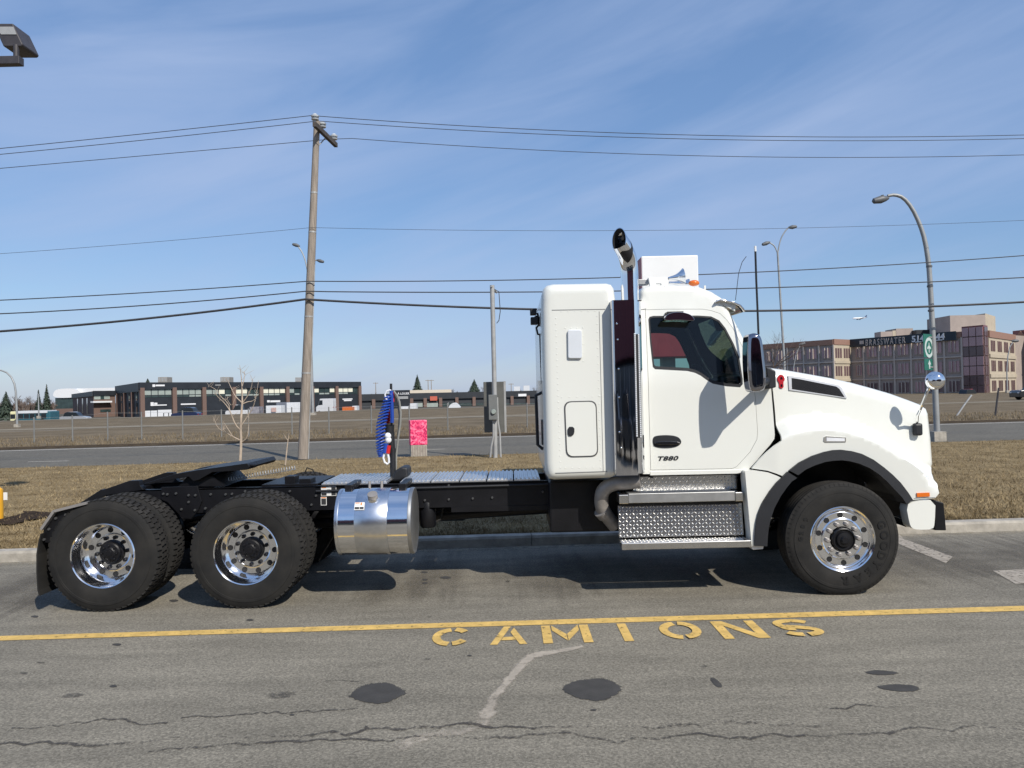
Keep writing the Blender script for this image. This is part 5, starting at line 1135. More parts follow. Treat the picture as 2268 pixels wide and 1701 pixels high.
# ---- three storey office block on the right
m_cast = M('shaded_precast', (.33, .275, .24), .85, var=.08, vs=.6)  # shade of the walls turned from the sun is in this colour
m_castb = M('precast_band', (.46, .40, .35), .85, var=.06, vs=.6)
m_castlit = M('sunlit_precast', (.42, .36, .27), .85, var=.08, vs=.6)  # same precast, sunlight put into the tone for the sides facing right
m_rust = M('rust_cornice', (.26, .15, .11), .8, var=.1)
m_pink = M('copper_glass', (.36, .215, .225), .16, var=.14, vs=.35, spec=.7)
m_pinkd = M('dark_copper_glass', (.12, .075, .08), .12, var=.3, vs=.3)
m_navy = M('navy_sign', (.012, .022, .032), .45, var=.15)
m_redb = M('red_curtain_wall', (.16, .045, .045), .35, var=.2, vs=.5)
P0, P1, P2 = XY(1660, 182), XY(1849, 165), XY(1886, 168.8); P3 = XY(2134, 149)
ob = thing('office_building', 'three storey precast office block with copper glass and a navy BRASSWATER banner', 'building', (P2[0], P2[1], GZ))
f5 = Fac(P2, P3); f6 = Fac(P0, P1); f7 = Fac(P1, P2)
dirn = Vector((P3[0]-P2[0], P3[1]-P2[1], 0)).normalized(); P4 = XY(2182, 145.2); P5 = XY(2250, 163)
ZR = 11.9
bk5 = -f5.n*16
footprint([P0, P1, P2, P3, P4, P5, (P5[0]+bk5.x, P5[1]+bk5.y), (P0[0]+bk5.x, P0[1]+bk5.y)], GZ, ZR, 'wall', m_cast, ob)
FL = [-.62, 3.28, 7.16]
def winbay(f, s0, s1, zf, mat, n=2, fin=m_castb, mull=True, ht=(1.0, 3.05)):
    w_ = thing('window', None, None, f.A+f.e*((s0+s1)/2)+Vector((0, 0, zf+ht[0])), parent=ob)
    f.put('surround', m_cast, w_, s0, s1, zf+ht[0]-.25, zf+ht[1]+.2, .01, .12)
    wd = (s1-s0)
    for k in range(3):
        f.put('pane', mat, w_, s0+wd*(.03+k*.325), s0+wd*(.32+k*.325), zf+ht[0], zf+ht[1], .11, .16)
    for k in (1, 2): f.put('fin', fin, w_, s0+wd*(k*.325-.01), s0+wd*(k*.325+.03), zf+ht[0]-.1, zf+ht[1]+.1, .1, .42)
bu = [1890, 1914, 1948, 1982, 2019, 2053, 2093, 2132]
for f, us in ((f5, bu), (f6, [1692, 1713, 1745, 1781, 1815, 1847])):
    for zf in FL:
        f.put('floor_band', m_castb, ob, -.2 if f is f5 else 0, f.L, zf-.12, zf+.12, 0, .30)
        for i in range(len(us)-1):
            s0, s1 = f.s_(us[i], 800), f.s_(us[i+1], 800); winbay(f, s0+.7, s1-.5, zf, m_pink if (zf > 0 or rb.random() < .35) else m_pinkd)
    for u in us[1:]:
        s = f.s_(u, 800); f.put('pilaster', m_castb, ob, s-.16, s+.16, GZ, 10.9, 0, .26)
f6.put('cornice', m_rust, ob, 0, f6.L, 10.9, 12.05, -.1, .25); f7.put('cornice', m_rust, ob, -.1, f7.L, 10.9, 12.1, -.1, .25)
f7.put('lit_facing', m_castlit, ob, 0, f7.L, GZ, 10.9, 0, .12)
for zf in FL:
    for k in range(2):
        s = f7.L*(k+.5)/2
        for j in (-1, 0, 1): f7.put('window', m_pinkd, ob, s+j*.9-.33, s+j*.9+.33, zf+.9, zf+3.0, .11, .16)
    f7.put('floor_band', m_castlit, ob, 0, f7.L, zf-.3, zf+.3, .1, .3)
f5.put('cornice', m_rust, ob, f5.L-3, f5.L, 10.9, 12.0, -.1, .25)
# navy banner
s0, s1 = f5.s_(1886, 770), f5.s_(2120, 745); bn = thing('banner', None, None, f5.A+f5.e*((s0+s1)/2)+Vector((0, 0, 10)), parent=ob)
zb0 = f5.hit(1890, 769)[1]; f5.put('banner_board', m_navy, bn, s0, s1, zb0, 12.15, .3, .55)
def ftext(f, st, u, v, hpx_u, size, mat, sp=1.0, d=.6, bold=0, name='lettering'):
    s, z = f.hit(u, v); me = text(st, size, .02, sp, 0, bold); p = f.A+f.e*s+f.n*d+Vector((0, 0, z)); place_text(me, p, f.e, (0, 0, 1)); return link(name, me, mat, bn)
o = ftext(f5, 'BRASSWATER', 1963, 757, 0, 1.85, m_castb, 1.42, bold=.03)
lw = f5.s_(2008, 755)-f5.s_(1920, 758); bbx = max(v.co.length for v in o.data.vertices)
xs = [(v.co+wl(bn)-f5.A).dot(f5.e) for v in o.data.vertices]; cw = max(xs)-min(xs); cxm = (max(xs)+min(xs))/2; k = lw/cw
for v in o.data.vertices:
    p = v.co+wl(bn); s = (p-f5.A).dot(f5.e); v.co += f5.e*((s-cxm)*(k-1))
fsign(f5, 1907, 1916, 755, 762, 'logo', m_castb, bn, .56, .03)
ftext(f5, '514', 2036.5, 751, 0, 1.75, m_wsign, 1.0, bold=.05); ftext(f5, '444', 2081, 747, 0, 1.75, m_wsign, 1.0, bold=.05)
fsign(f5, 2030, 2044, 757, 757.9, 'underline', m_wsign, bn, .56, .03); fsign(f5, 2074, 2090, 753, 753.9, 'underline', m_wsign, bn, .56, .03)
# corner tower
ft_ = Fac(P3, P4); fs_ = Fac(P4, P5); tw = thing('glass_tower', None, None, (P3[0], P3[1], GZ), parent=ob); zt1 = ft_.hit(2150, 722)[1]
tw0 = Vector((P4[0], P4[1], 0))+fs_.e*3.2; footprint([P3, P4, (tw0.x, tw0.y), (P3[0]+tw0.x-P4[0], P3[1]+tw0.y-P4[1])], GZ, zt1, 'tower_shaft', m_redb, tw)
zs = np.linspace(-.4, zt1-.25, 8)
for i in range(7):
    for k in range(3): ft_.put('tower_pane', m_pinkd if i < 2 or i == 4 else m_pink, tw, ft_.L*(k+.06)/3, ft_.L*(k+.95)/3, zs[i]+.12, zs[i+1]-.06, .02, .12)
    fs_.put('tower_pane', m_pinkd, tw, .5, 1.6, zs[i]+.12, zs[i+1]-.06, .02, .1); fs_.put('tower_pane', m_pinkd, tw, 1.75, 2.9, zs[i]+.12, zs[i+1]-.06, .02, .1)
fs_.put('lit_facing', m_castlit, ob, 3.3, fs_.L, GZ, 10.9, 0, .14); fs_.put('cornice', m_rust, ob, 3.3, fs_.L, 10.7, 12.0, -.1, .3)
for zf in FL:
    fs_.put('floor_band', m_castlit, ob, 3.3, fs_.L, zf-.35, zf+.35, .1, .34)
    for k in range(4):
        s = 3.6+(fs_.L-3.9)*(k+.5)/4
        for j in (-1, 0, 1): fs_.put('window', m_pinkd, ob, s+j*1.2-.45, s+j*1.2+.45, zf+.9, zf+3.0, .13, .18)
# roof structures
def rbox(u0, u1, v0, v1, Y, d, name, mat): a, b = at(u0, v1, Y), at(u1, v0, Y); return MB().box(a.x, b.x, Y, Y+d, ZR-.1, b.z).build(name, mat, ob)
rbox(2105, 2182, 697, 733, 162, 9, 'penthouse', m_cast)
a_, b_ = at(2182, 694, 162), at(2217, 696, 168); MB().add([(a_.x, 162, ZR-.1), (b_.x, 170, ZR-.1), (b_.x, 170, a_.z), (a_.x, 162, a_.z), (a_.x-1, 171, ZR-.1), (a_.x-1, 171, a_.z)], [(0, 1, 2, 3), (3, 2, 5), (0, 4, 5, 3)]).build('penthouse_side', m_castlit, ob)
rbox(1951, 1977, 734, 748, 172, 3, 'roof_unit', m_cast); rbox(1977, 1984, 732, 745, 172, 3, 'roof_unit', m_castlit); rbox(1985, 2022, 727, 745, 172, 5, 'roof_unit', m_cast); rbox(2030, 2062, 730, 742, 170, 4, 'roof_unit', m_clad)
# red brick building at the right edge
P6 = XY(2262, 150); rbq = thing('red_brick_building', 'red brick building cut off at the right edge beside the office block', 'building', (*XY(2275, 158), GZ))
fR = Fac(XY(2247, 170), XY(2330, 160)); ztr = fR.hit(2262, 731)[1]
footprint([XY(2247, 170), XY(2330, 160), XY(2340, 190), XY(2250, 195)], GZ, ztr, 'wall', m_redb, rbq)
s = fR.s_(2262); MB().add([fR.A+fR.e*(s-1.5)+fR.n*.3+Vector((0, 0, ztr-2)), fR.A+fR.e*(s+2.5)+fR.n*.3+Vector((0, 0, ztr-2)), fR.A+fR.e*(s+.5)+fR.n*.3+Vector((0, 0, ztr-.2)), fR.A+fR.e*(s-1.5)-fR.n*3+Vector((0, 0, ztr-2)), fR.A+fR.e*(s+2.5)-fR.n*3+Vector((0, 0, ztr-2)), fR.A+fR.e*(s+.5)-fR.n*3+Vector((0, 0, ztr-.2))], [(0, 1, 2), (0, 2, 5, 3), (1, 4, 5, 2)]).build('gable', m_rust, rbq)
for z in (1, 5, 9):
    for k in range(3): s = fR.L*(k+.5)/6; fR.put('window', m_pinkd, rbq, s-.5, s+.5, z, z+1.8, .01, .08)
    fR.put('floor_band', m_rust, rbq, 0, fR.L, z-.9, z-.6, 0, .15)
# ---- the dealership behind the camera (seen only in chrome and glass)
db = thing('dealership_building', 'dark red clad building behind the viewpoint, mirrored in the chrome heat shield', 'building', (4, -24, 0))
MB().box(-22, 30, -40, -24, 0, 8.5).build('wall', M('maroon_cladding', (.125, .020, .028), .5, var=.12, vs=.5), db)
MB().box(-22.2, 30.2, -24.15, -23.95, 0, 3.2).build('glazed_front', M('showroom_glass', (.05, .06, .07), .1, var=.3, vs=.3), db)
MB().box(-22.3, 30.3, -24.3, -24.0, 3.2, 3.6).build('canopy_band', m_gwhite, db)
for k in range(9): MB().box(-20+k*6, -19.7+k*6, -24.1, -23.9, 0, 3.2).build('mullion', m_galv, db)
# ---- white sign cabinet behind the cab
sg = thing('sign_cabinet', 'white and red box sign on a post showing above the cab roof', 'sign', (at(1484, 700, 14).x, 14.3, .1))
a, b = at(1421, 600, 14), at(1547, 600, 14); zq = at(1484, 566, 14).z; zm = at(1484, 650, 14).z; ze = at(1484, 790, 14).z
MB().box(a.x, b.x, 14.0, 14.9, zm, zq).build('white_face', m_white2, sg, bevel=.02)
MB().box(a.x+.002, b.x-.002, 14.004, 14.896, ze, zm-.004).build('red_face', M('red_face', (.40, .03, .04), .5, var=.08), sg, bevel=.01)
MB().box(a.x-.004, a.x-.001, 14.01, 14.89, zm+.02, zq-.02).build('red_side', M('pinkish_side', (.38, .14, .15), .6, var=.1), sg)  # thin pinkish red sheet over the left side of the white box
MB().box((a.x+b.x)/2-.12, (a.x+b.x)/2+.12, 14.3, 14.55, .08, ze).build('post', m_galv, sg)
# ================================================================== poles, wires, lamps
m_wood = M('weathered_wood', (.27, .23, .19), .9, var=.3, vs=5, bump=.6, bs=25)
tw_ = m_wood.node_tree; tx = [n_ for n_ in tw_.nodes if n_.type == 'TEX_COORD'][0]; mpn = tw_.nodes.new('ShaderNodeMapping'); mpn.inputs['Scale'].default_value = (6, 6, .35)
for l in list(tw_.links):
    if l.from_node == tx: to = l.to_socket; tw_.links.remove(l); tw_.links.new(mpn.outputs[0], to)
tw_.links.new(tx.outputs['Object'], mpn.inputs[0])
m_wire = M('cable_black', (.035, .036, .040), .6); m_ins = M('porcelain', (.45, .47, .48), .3, coat=.5)
bp_ = gnd(671.5, 1016, .06); Yp = bp_.y; tp_ = at(702, 268, Yp)
up_o = thing('utility_pole', 'tall leaning weathered wooden utility pole with a crossarm at the road', 'utility pole', bp_)
NP = 14; pts = [bp_.lerp(tp_, i/NP) for i in range(NP+1)]
MB().tube(pts, [.168-.074*i/NP for i in range(NP+1)], 14).build('shaft', m_wood, up_o, smooth=True)
MB().tube([p+Vector((.172-.074*i/NP, -.05, 0)) for i, p in enumerate(pts)][:9], .018, 6).build('ground_conduit', m_galv, up_o, smooth=True)
arm0, arm1 = at(686, 275, Yp-.75), at(735, 322, Yp+1.55); ca = (arm0+arm1)/2; ah = (arm1-arm0)/2
MB().obox(ca+Vector((.14, 0, 0)), (.055, 0, 0), ah, (0, 0, .07)).build('crossarm', M('dark_timber', (.07, .06, .055), .9, var=.3, vs=4), up_o)
MB().tube([at(706, 322, Yp), at(722, 304, Yp+.8)], .02, 5).build('arm_brace', m_galv, up_o)
for c in (arm0+Vector((.14, .1, .07)), ca+Vector((.10, -.25, .07)), arm1+Vector((.1, -.1, .07))):
    MB().lathe([(.02, 0), (.02, .08), (.11, .09), (.12, .12), (.06, .14), (.06, .17), (.12, .18), (.125, .22), (.07, .25), (.05, .28), (0, .28)], tuple(c), 'z', 14).build('insulator', m_ins, up_o, smooth=True)
for k in (3, 5, 6.2, 8, 9.4): p = bp_.lerp(tp_, k/12); MB().lathe([(.168-.074*k/12+.006, 0), (.168-.074*k/12+.006, .05)], tuple(p), 'z', 14).build('band_clamp', m_galv, up_o)
KS = (RN[1].y-RN[0].y)/(RN[1].x-RN[0].x)
def wire(px, dy, r, label, name='overhead_cable'):
    us = [p[0] for p in px]; vs = [p[1] for p in px]; pts = []
    L_ = [p for p in px if p[0] <= 720]; R_ = [p for p in px if p[0] >= 660]
    def quad(P, n_, ua, ub):
        k = np.polyfit([p[0] for p in P], [p[1] for p in P], min(2, len(P)-1)); return [(u, float(np.polyval(k, u))) for u in np.linspace(ua, ub, n_)]
    join = [p for p in px if 660 <= p[0] <= 740][0]
    seq = quad(L_, 16, -260, join[0])+quad(R_, 40, join[0], 2560)[1:]
    Y0 = Yp-KS*bp_.x+dy
    pts = [onp(u, v, Y0, KS) for u, v in seq]
    return tag(MB().tube(pts, r, 5).build(name, m_wire, smooth=True), label, 'cable', 'overhead cables')
wire([(0, 329), (340, 294), (690, 256), (1450, 297), (2268, 299)], -.75, .011, 'topmost thin overhead cable resting on the nearest insulator of the crossarm')
wire([(0, 342), (340, 308), (704, 268), (1450, 306), (2268, 307)], 0, .011, 'second thin overhead cable from the top of the wooden pole')
wire([(0, 373), (340, 343), (733, 303), (1250, 335), (1700, 348), (2268, 343)], 1.4, .011, 'third overhead cable, on the crossarm far end below the top pair')
wire([(0, 562), (340, 536), (690, 504), (1300, 511), (2268, 488)], -.18, .006, 'faint hair thin cable midway up the wooden pole')
wire([(0, 665), (340, 647), (680, 623), (1320, 616), (2268, 566)], -.2, .016, 'uppermost of the three low communication cables')
wire([(0, 695), (340, 675), (678, 645), (1190, 648), (1700, 636), (2268, 615)], -.2, .018, 'middle one of the three low communication cables')
wire([(0, 734), (340, 704), (676, 663), (1180, 685), (1640, 689), (2268, 669)], -.22, .036, 'thick bundled lowest cable on the wooden pole')
m_lamp = M('lamp_grey', (.10, .105, .11), .5, var=.15); m_post = M('lamp_post_metal', (.30, .31, .31), .55, .3, var=.12, vs=2)
def lamp_head(mb_, p, d, s): d = Vector(d).normalized(); mb_.tube([p-d*s*.5, p-d*s*.3, p, p+d*s*.45, p+d*s*.55], [s*.07, s*.17, s*.24, s*.17, s*.04], 10)
def street_lamp(px, Y, r0_, r1_, heads, label, head_s=.8, base=None, name='street_lamp', group=None):
    pts = [at(u, v, Y) for u, v in px]; b = pts[0]; o = thing(name, label, 'street lamp', b, group)
    n_ = len(pts); MB().tube(pts, [r0_+(r1_-r0_)*i/(n_-1) for i in range(n_)], 10).build('post', m_post, o, smooth=True)
    for arm, hu, hv, d in heads:
        if arm: MB().tube(smooth_poly([tuple(at(u, v, Y)) for u, v in arm], 2, False), r1_*.7, 8).build('arm', m_post, o, smooth=True)
        mb_ = MB(); lamp_head(mb_, at(hu, hv, Y), d, head_s); mb_.build('lamp_head', m_lamp, o, smooth=True)
    MB().box(b.x-r0_*2, b.x+r0_*2, Y-r0_*2, Y+r0_*2, b.z-.15, b.z+.25).build('footing', m_conc, o)
    return o
arch_px = [(2076, 972), (2071, 860), (2066, 741), (2060, 627), (2057, 585), (2049, 533), (2037.5, 496.5), (2020, 460), (2000.6, 437), (1981, 431), (1966, 434)]
Yl = gnd(2076, 973, .08).y
big = street_lamp(smooth_poly(arch_px, 1, False), Yl, .10, .05, [(None, 1951, 442, (-1, 0, -.18))], 'tall arched grey street lamp standing right of the truck hood', .55)
MB().tube([at(1955, 437, Yl), at(1954, 432, Yl)], .05, 8).build('photocell', m_lamp, big)
for v in (592, 636, 690): p = at(2058+(v-592)*.04, v, Yl); MB().lathe([(.095, 0), (.095, .06)], tuple(p), 'z', 12).build('band_clamp', m_lamp, big)
street_lamp([(1739, 900), (1737, 800), (1722, 556)], 85, .16, .1, [([(1722, 560), (1716, 545), (1706, 538), (1700, 537)], 1697, 539, (-1, 0, -.3)), ([(1722, 565), (1728, 530), (1740, 510), (1748, 503)], 1755, 503, (1, 0, .1))], 'slim two armed street lamp rising behind the windshield', .95)
street_lamp([(693, 919), (689, 760), (682, 600)], 85, .16, .1, [([(682, 605), (676, 575), (668, 556), (661, 547)], 656, 543, (-1, 0, .3)), ([(682, 605), (690, 585), (698, 577), (703, 576)], 709, 578, (1, 0, -.3))], 'two armed street lamp half hidden behind the wooden pole', .85)
street_lamp([(38, 946), (37, 905), (35, 868), (32, 850), (25, 835), (15, 825), (2, 820), (-8, 820)], 64, .09, .06, [(None, -14, 822, (-1, 0, -.2))], 'arched street lamp cut off by the left edge', .8)
street_lamp([(2231, 868), (2230, 820), (2232, 790), (2237, 768), (2244, 757)], 130, .11, .07, [(None, 2248, 755, (1, 0, 0))], 'small curved lamp before the pale sunlit end of the office block', 1.2)
street_lamp([(1757, 868), (1758, 812), (1763, 785), (1772, 766)], 140, .1, .06, [(None, 1776, 762, (1, 0, .3))], 'small curved lamp before the left wing of the office block', 1.2)
street_lamp([(86, 925), (85, 872)], 110, .1, .07, [], 'short grey lamp post by the parked bus', .8)
# road sign on the arched lamp
m_sgreen = M('sign_green', (.010, .12, .085), .45, var=.12); m_swhite = M('sign_reflective', (.45, .52, .50), .45, var=.05)
sd = Vector((math.cos(R(40)), math.sin(R(40)), 0)); snn = Vector((-sd.y, sd.x, 0)); snn = snn if snn.y < 0 else -snn
c = at(2057, 767, Yl-.2); rs_ = thing('route_sign', 'green road sign with round emblem and up arrow on the arched lamp', 'road sign', (c.x, c.y, at(2059, 820, Yl).z))
hw = .42
def spanel(c, w_, z0, z1, name, mat, d=0, th=.012): return MB().obox(Vector((c.x, c.y, (z0+z1)/2))+snn*d, sd*w_, snn*th/2, (0, 0, (z1-z0)/2)).build(name, mat, rs_)
z1, z0 = at(2057, 741, Yl).z, at(2057, 792, Yl).z; spanel(c, hw, z0, z1, 'emblem_panel', m_sgreen)
z3, z2 = at(2059, 795, Yl).z, at(2059, 820, Yl).z; spanel(c, hw*.92, z2, z3, 'arrow_panel', m_sgreen)
mb_ = MB(); n_ = 28; zc = (z0+z1)/2-.06
for i in range(n_):
    for rr, k in ((.34, 0), (.235, 1)): q_ = 2*math.pi*i/n_; p = Vector((c.x, c.y, zc))+sd*math.cos(q_)*rr+Vector((0, 0, math.sin(q_)*rr))+snn*.010; mb_.v.append(p)
for i in range(n_): j = (i+1) % n_; mb_.f.append((2*i, 2*j, 2*j+1, 2*i+1))
mb_.build('emblem_ring', m_swhite, rs_)
def sshape(poly, zc, name): MB().sheet([Vector((c.x, c.y, zc+y_))+sd*x_+snn*.010 for x_, y_ in poly]).build(name, m_swhite, rs_)
sshape([(-.03, -.17), (.03, -.17), (.03, -.03), (.15, -.06), (.15, 0), (.03, .07), (.02, .17), (-.02, .17), (-.03, .07), (-.15, 0), (-.15, -.06), (-.03, -.03)], zc, 'emblem_plane')
sshape([(-.05, -.14), (.05, -.14), (.05, .0), (.12, .0), (0, .16), (-.12, 0), (-.05, 0)], (z2+z3)/2, 'arrow')
MB().tube([c+Vector((0, 0, z1-.1-c.z)), Vector((at(2066, 745, Yl).x, Yl, z1-.1))], .02, 6).tube([c+Vector((0, 0, z2+.1-c.z)), Vector((at(2068, 815, Yl).x, Yl, z2+.1))], .02, 6).build('bracket', m_galv, rs_)
# floodlight mast at top left
Yf = 11.2; fl_o = thing('floodlight_mast', 'dark square floodlight on a mast arm in the top left corner', 'floodlight', (at(-110, 900, Yf).x, Yf, .12)); xm_ = at(-110, 136, Yf).x; za, zb2 = at(20, 127, Yf).z, at(20, 145, Yf).z
m_bronze = M('dark_bronze', (.045, .04, .042), .5, var=.2)
MB().tube([(xm_, Yf, .1), (xm_, Yf, za)], .09, 12).build('mast', m_bronze, fl_o, smooth=True)
MB().box(xm_, at(48, 136, Yf).x, Yf-.06, Yf+.06, zb2, za).build('cross_arm', m_bronze, fl_o, bevel=.01)
MB().tube([at(36, 128, Yf), at(36, 100, Yf)], .04, 10).build('neck', m_bronze, fl_o, smooth=True)
hpx = [(-10, 53), (30, 53), (52, 99), (48, 104), (9, 104), (-10, 62)]
hb = MB().prism(TT(hpx, Yf), Yf-.02, Yf+.38); hb.build('lamp_housing', m_bronze, fl_o, bevel=.015)
MB().prism(TT([(-8, 59), (29, 59), (36, 76), (2, 76)], Yf-.03), Yf-.03, Yf-.015).build('heat_sink', m_galv, fl_o)
# meter pole in the verge
Ym = gnd(1097, 1012, .09).y; mp_ = thing('meter_pole', 'slim grey metal pole carrying an electric meter box behind the chassis', 'pole', at(1097, 1012, Ym))
MB().tube([at(1097, 1014, Ym), at(1096, 900, Ym), at(1093, 760, Ym), at(1090, 632, Ym)], .07, 10).build('shaft', m_galv, mp_, smooth=True)
a, b = at(1073, 958, Ym+.3), at(1116, 845, Ym+.3); MB().box(a.x, b.x, Ym+.25, Ym+.55, a.z, b.z).build('back_cabinet', M('grey_cabinet', (.105, .105, .095), .6, var=.15, vs=3), mp_, bevel=.01)
MB().box(b.x-.01, b.x+.05, Ym+.24, Ym+.56, a.z-.01, b.z+.01).build('cabinet_edge', m_galv, mp_)
a, b = at(1083, 930, Ym-.2), at(1101, 874, Ym-.2); MB().box(a.x, b.x, Ym-.25, Ym-.07, a.z, b.z).build('meter_box', M('meter_grey', (.15, .155, .15), .5, var=.1), mp_, bevel=.012)
p = at(1093, 912, Ym-.27); MB().lathe([(0, -.04), (.06, -.04), (.075, 0), (.075, .05)], tuple(p), 'y', 16).build('meter_dial', m_pane, mp_, smooth=True)
MB().tube([at(1086, 1013, Ym-.1), at(1088, 990, Ym-.1), at(1093, 965, Ym-.1), at(1093, 930, Ym-.1)], .03, 8).tube([at(1109, 1013, Ym), at(1107, 960, Ym), at(1103, 935, Ym), at(1101, 880, Ym)], .03, 8).build('conduit', m_galv, mp_, smooth=True)
MB().tube([at(1094, 640, Ym), at(1105, 646, Ym), at(1108, 690, Ym), at(1105, 710, Ym), at(1100, 716, Ym)], .012, 5).build('service_drop', m_wire, mp_, smooth=True)
MB().tube([at(1088, 634, Ym-.1), at(1100, 648, Ym+.3)], .03, 6).build('top_bracket', m_galv, mp_)
# pink wrapped cabinet
Yb = gnd(922, 1009, .09).y; pk = thing('utility_cabinet', 'utility cabinet wrapped in bright pink patterned vinyl on a grey base', 'utility box', at(922, 1009, Yb))
def rotbox(c, w_, d_, z0, z1, ang): ca_, sa_ = math.cos(ang), math.sin(ang); return MB().obox((c.x, c.y, (z0+z1)/2), (w_/2*ca_, w_/2*sa_, 0), (-d_/2*sa_, d_/2*ca_, 0), (0, 0, (z1-z0)/2))
mpk = bpy.data.materials.new('pink_pattern'); mpk.use_nodes = True; t = mpk.node_tree; b_ = t.nodes['Principled BSDF']; b_.inputs['Roughness'].default_value = .5
vo_ = N(t, 'ShaderNodeTexVoronoi'); vo_.inputs['Scale'].default_value = 9; tcx = N(t, 'ShaderNodeTexCoord'); nz = N(t, 'ShaderNodeTexNoise'); nz.inputs['Scale'].default_value = 7; nz.inputs['Distortion'].default_value = 1.5; t.links.new(tcx.outputs['Object'], nz.inputs[0])
rp = N(t, 'ShaderNodeValToRGB'); e = rp.color_ramp.elements; e[0].position = .40; e[0].color = (.45, .012, .09, 1); e[1].position = .62; e[1].color = (.90, .22, .34, 1); k_ = e.new(.48); k_.color = (.85, .05, .16, 1)
t.links.new(nz.outputs[0], rp.inputs[0]); t.links.new(rp.outputs[0], b_.inputs['Base Color'])
cz = at(924, 986, Yb); zz = at(924, 931, Yb).z; cc = Vector((cz.x, Yb+.25, 0))
rotbox(cc, .52, .42, cz.z, zz, R(14)).build('cabinet', mpk, pk, bevel=.015)
rotbox(cc, .50, .40, .03, cz.z-.003, R(14)).build('base', m_conc, pk, bevel=.01)
for k in range(6): p = cc+Vector((math.cos(R(14)), math.sin(R(14)), 0))*(-.2+k*.08)+Vector((math.sin(R(14)), -math.cos(R(14)), 0))*.205; MB().box(p.x-.012, p.x+.012, p.y-.01, p.y+.01, .08, cz.z-.02).build('rib', m_cast, pk)
# yellow bollard at the left edge
yb = gnd(-6, 1150, .13); bo_ = thing('yellow_bollard', 'yellow bollard with small white tag cut off by the left edge', 'bollard', yb); yb.z = .1
MB().lathe([(.10, 0), (.10, .46), (.095, .5), (.06, .53), (0, .54)], (at(-4, 1110, yb.y).x-.035, yb.y, .1), 'z', 24).build('post', M('bollard_yellow', (.72, .36, .02), .55, var=.08), bo_, smooth=True)
MB().obox(at(12, 1099, yb.y-.02), (.03, 0, 0), (0, .004, 0), (0, 0, .06)).build('tag', m_label, bo_)
# fence
fo = thing('chain_link_fence', 'chain link fence of thin grey posts along the far side of the road', 'fence', gnd(551, 970, .1))
pv = [(-60, 926, 984), (76, 924, 981), (161, 920, 978), (239, 912, 976), (314, 912, 973), (405, 909, 974), (491, 907, 969), (551, 905, 968), (647, 902, 965), (729, 901, 962), (823, 898, 960), (907, 898, 957), (992, 893, 953), (1168, 892, 947), (1260, 888, 944)]
tops = []
for u, v0, v1 in pv:
    b = gnd(u, v1, .09); tp2 = at(u-1, v0, b.y); tops.append(tp2); MB().tube([b-Vector((0, 0, .05)), tp2], .033, 8).build('post', m_fpost, fo, smooth=True)
for fz in (.96, .5): MB().tube([Vector((p.x, p.y, p.z*fz)) for p in tops], .004, 4).build('wire', m_galv, fo)
for (u0, v0, u1, v1, nm, mm) in ((2118, 921, 2152, 875, 'pale bent fence post leaning right at the field edge', m_galv), (2204, 922, 2212, 859, 'dark upright fence post near the right edge', m_bronze)):
    b = gnd(u0, v1 if v1 > v0 else v0, .08); tag(MB().tube([b-Vector((0, 0, .05)), at((u0+u1)/2, (v0+v1)/2, b.y), at(u1, v1, b.y)], .05, 8).build('fence_post', mm, smooth=True), nm, 'post', 'stray fence posts')
# ================================================================== trees
m_bark = M('pale_bark', (.42, .34, .26), .9, var=.25, vs=6, bump=.4); m_twig = M('brown_twigs', (.13, .095, .075), .9, var=.3); m_needle = M('spruce_needles', (.025, .040, .024), .8, var=.45, vs=1.2)
Z2 = lambda x, y, Y: at(400+x/5.267, 780+y/5.267, Y)
Yt = 20.0; yt = thing('young_tree', 'bare young tree with pale wrapped trunk in front of the brick building', 'tree', Vector((Z2(693, 1340, Yt).x, Yt, .09)))
def limb(pts, ra, rb_, dy=0): n_ = len(pts); return MB().tube(smooth_poly([tuple(Z2(x, y, Yt+dy*i/n_)) for i, (x, y) in enumerate(pts)], 1, False), [ra+(rb_-ra)*i/(2*n_-1) for i in range(2*n_)][:len(smooth_poly(pts, 1, False))], 7)
limb([(692, 1380), (695, 1290), (708, 1030), (700, 900), (710, 700), (720, 590)], .040, .024).build('trunk', m_bark, yt, smooth=True)
for pts, ra, dy in (([(720, 590), (718, 450), (712, 320), (690, 150)], .024, .1), ([(700, 910), (640, 850), (600, 750), (575, 680), (520, 600), (410, 500), (400, 450)], .02, -.4), ([(690, 1025), (610, 985), (500, 925), (510, 840)], .018, .3), ([(715, 1050), (780, 1000), (795, 850), (790, 700)], .017, -.3), ([(718, 590), (640, 520), (590, 420), (555, 340)], .016, .3), ([(725, 590), (790, 500), (830, 400), (838, 320)], .015, -.2), ([(730, 600), (790, 575), (830, 575), (880, 540)], .013, .2), ([(720, 400), (745, 300), (745, 220)], .011, .1), ([(700, 870), (760, 780), (850, 640), (880, 520), (910, 330)], .012, .2), ([(575, 680), (560, 600), (470, 520), (420, 440), (330, 390)], .012, .2), ([(500, 925), (430, 880), (390, 780)], .009, 0), ([(610, 985), (530, 860), (490, 800)], .009, 0), ([(640, 520), (600, 640), (540, 550)], .008, .2)):
    limb(pts, ra, .004, dy).build('branch', m_bark, yt, smooth=True)
rtw = random.Random(8); tws = MB()
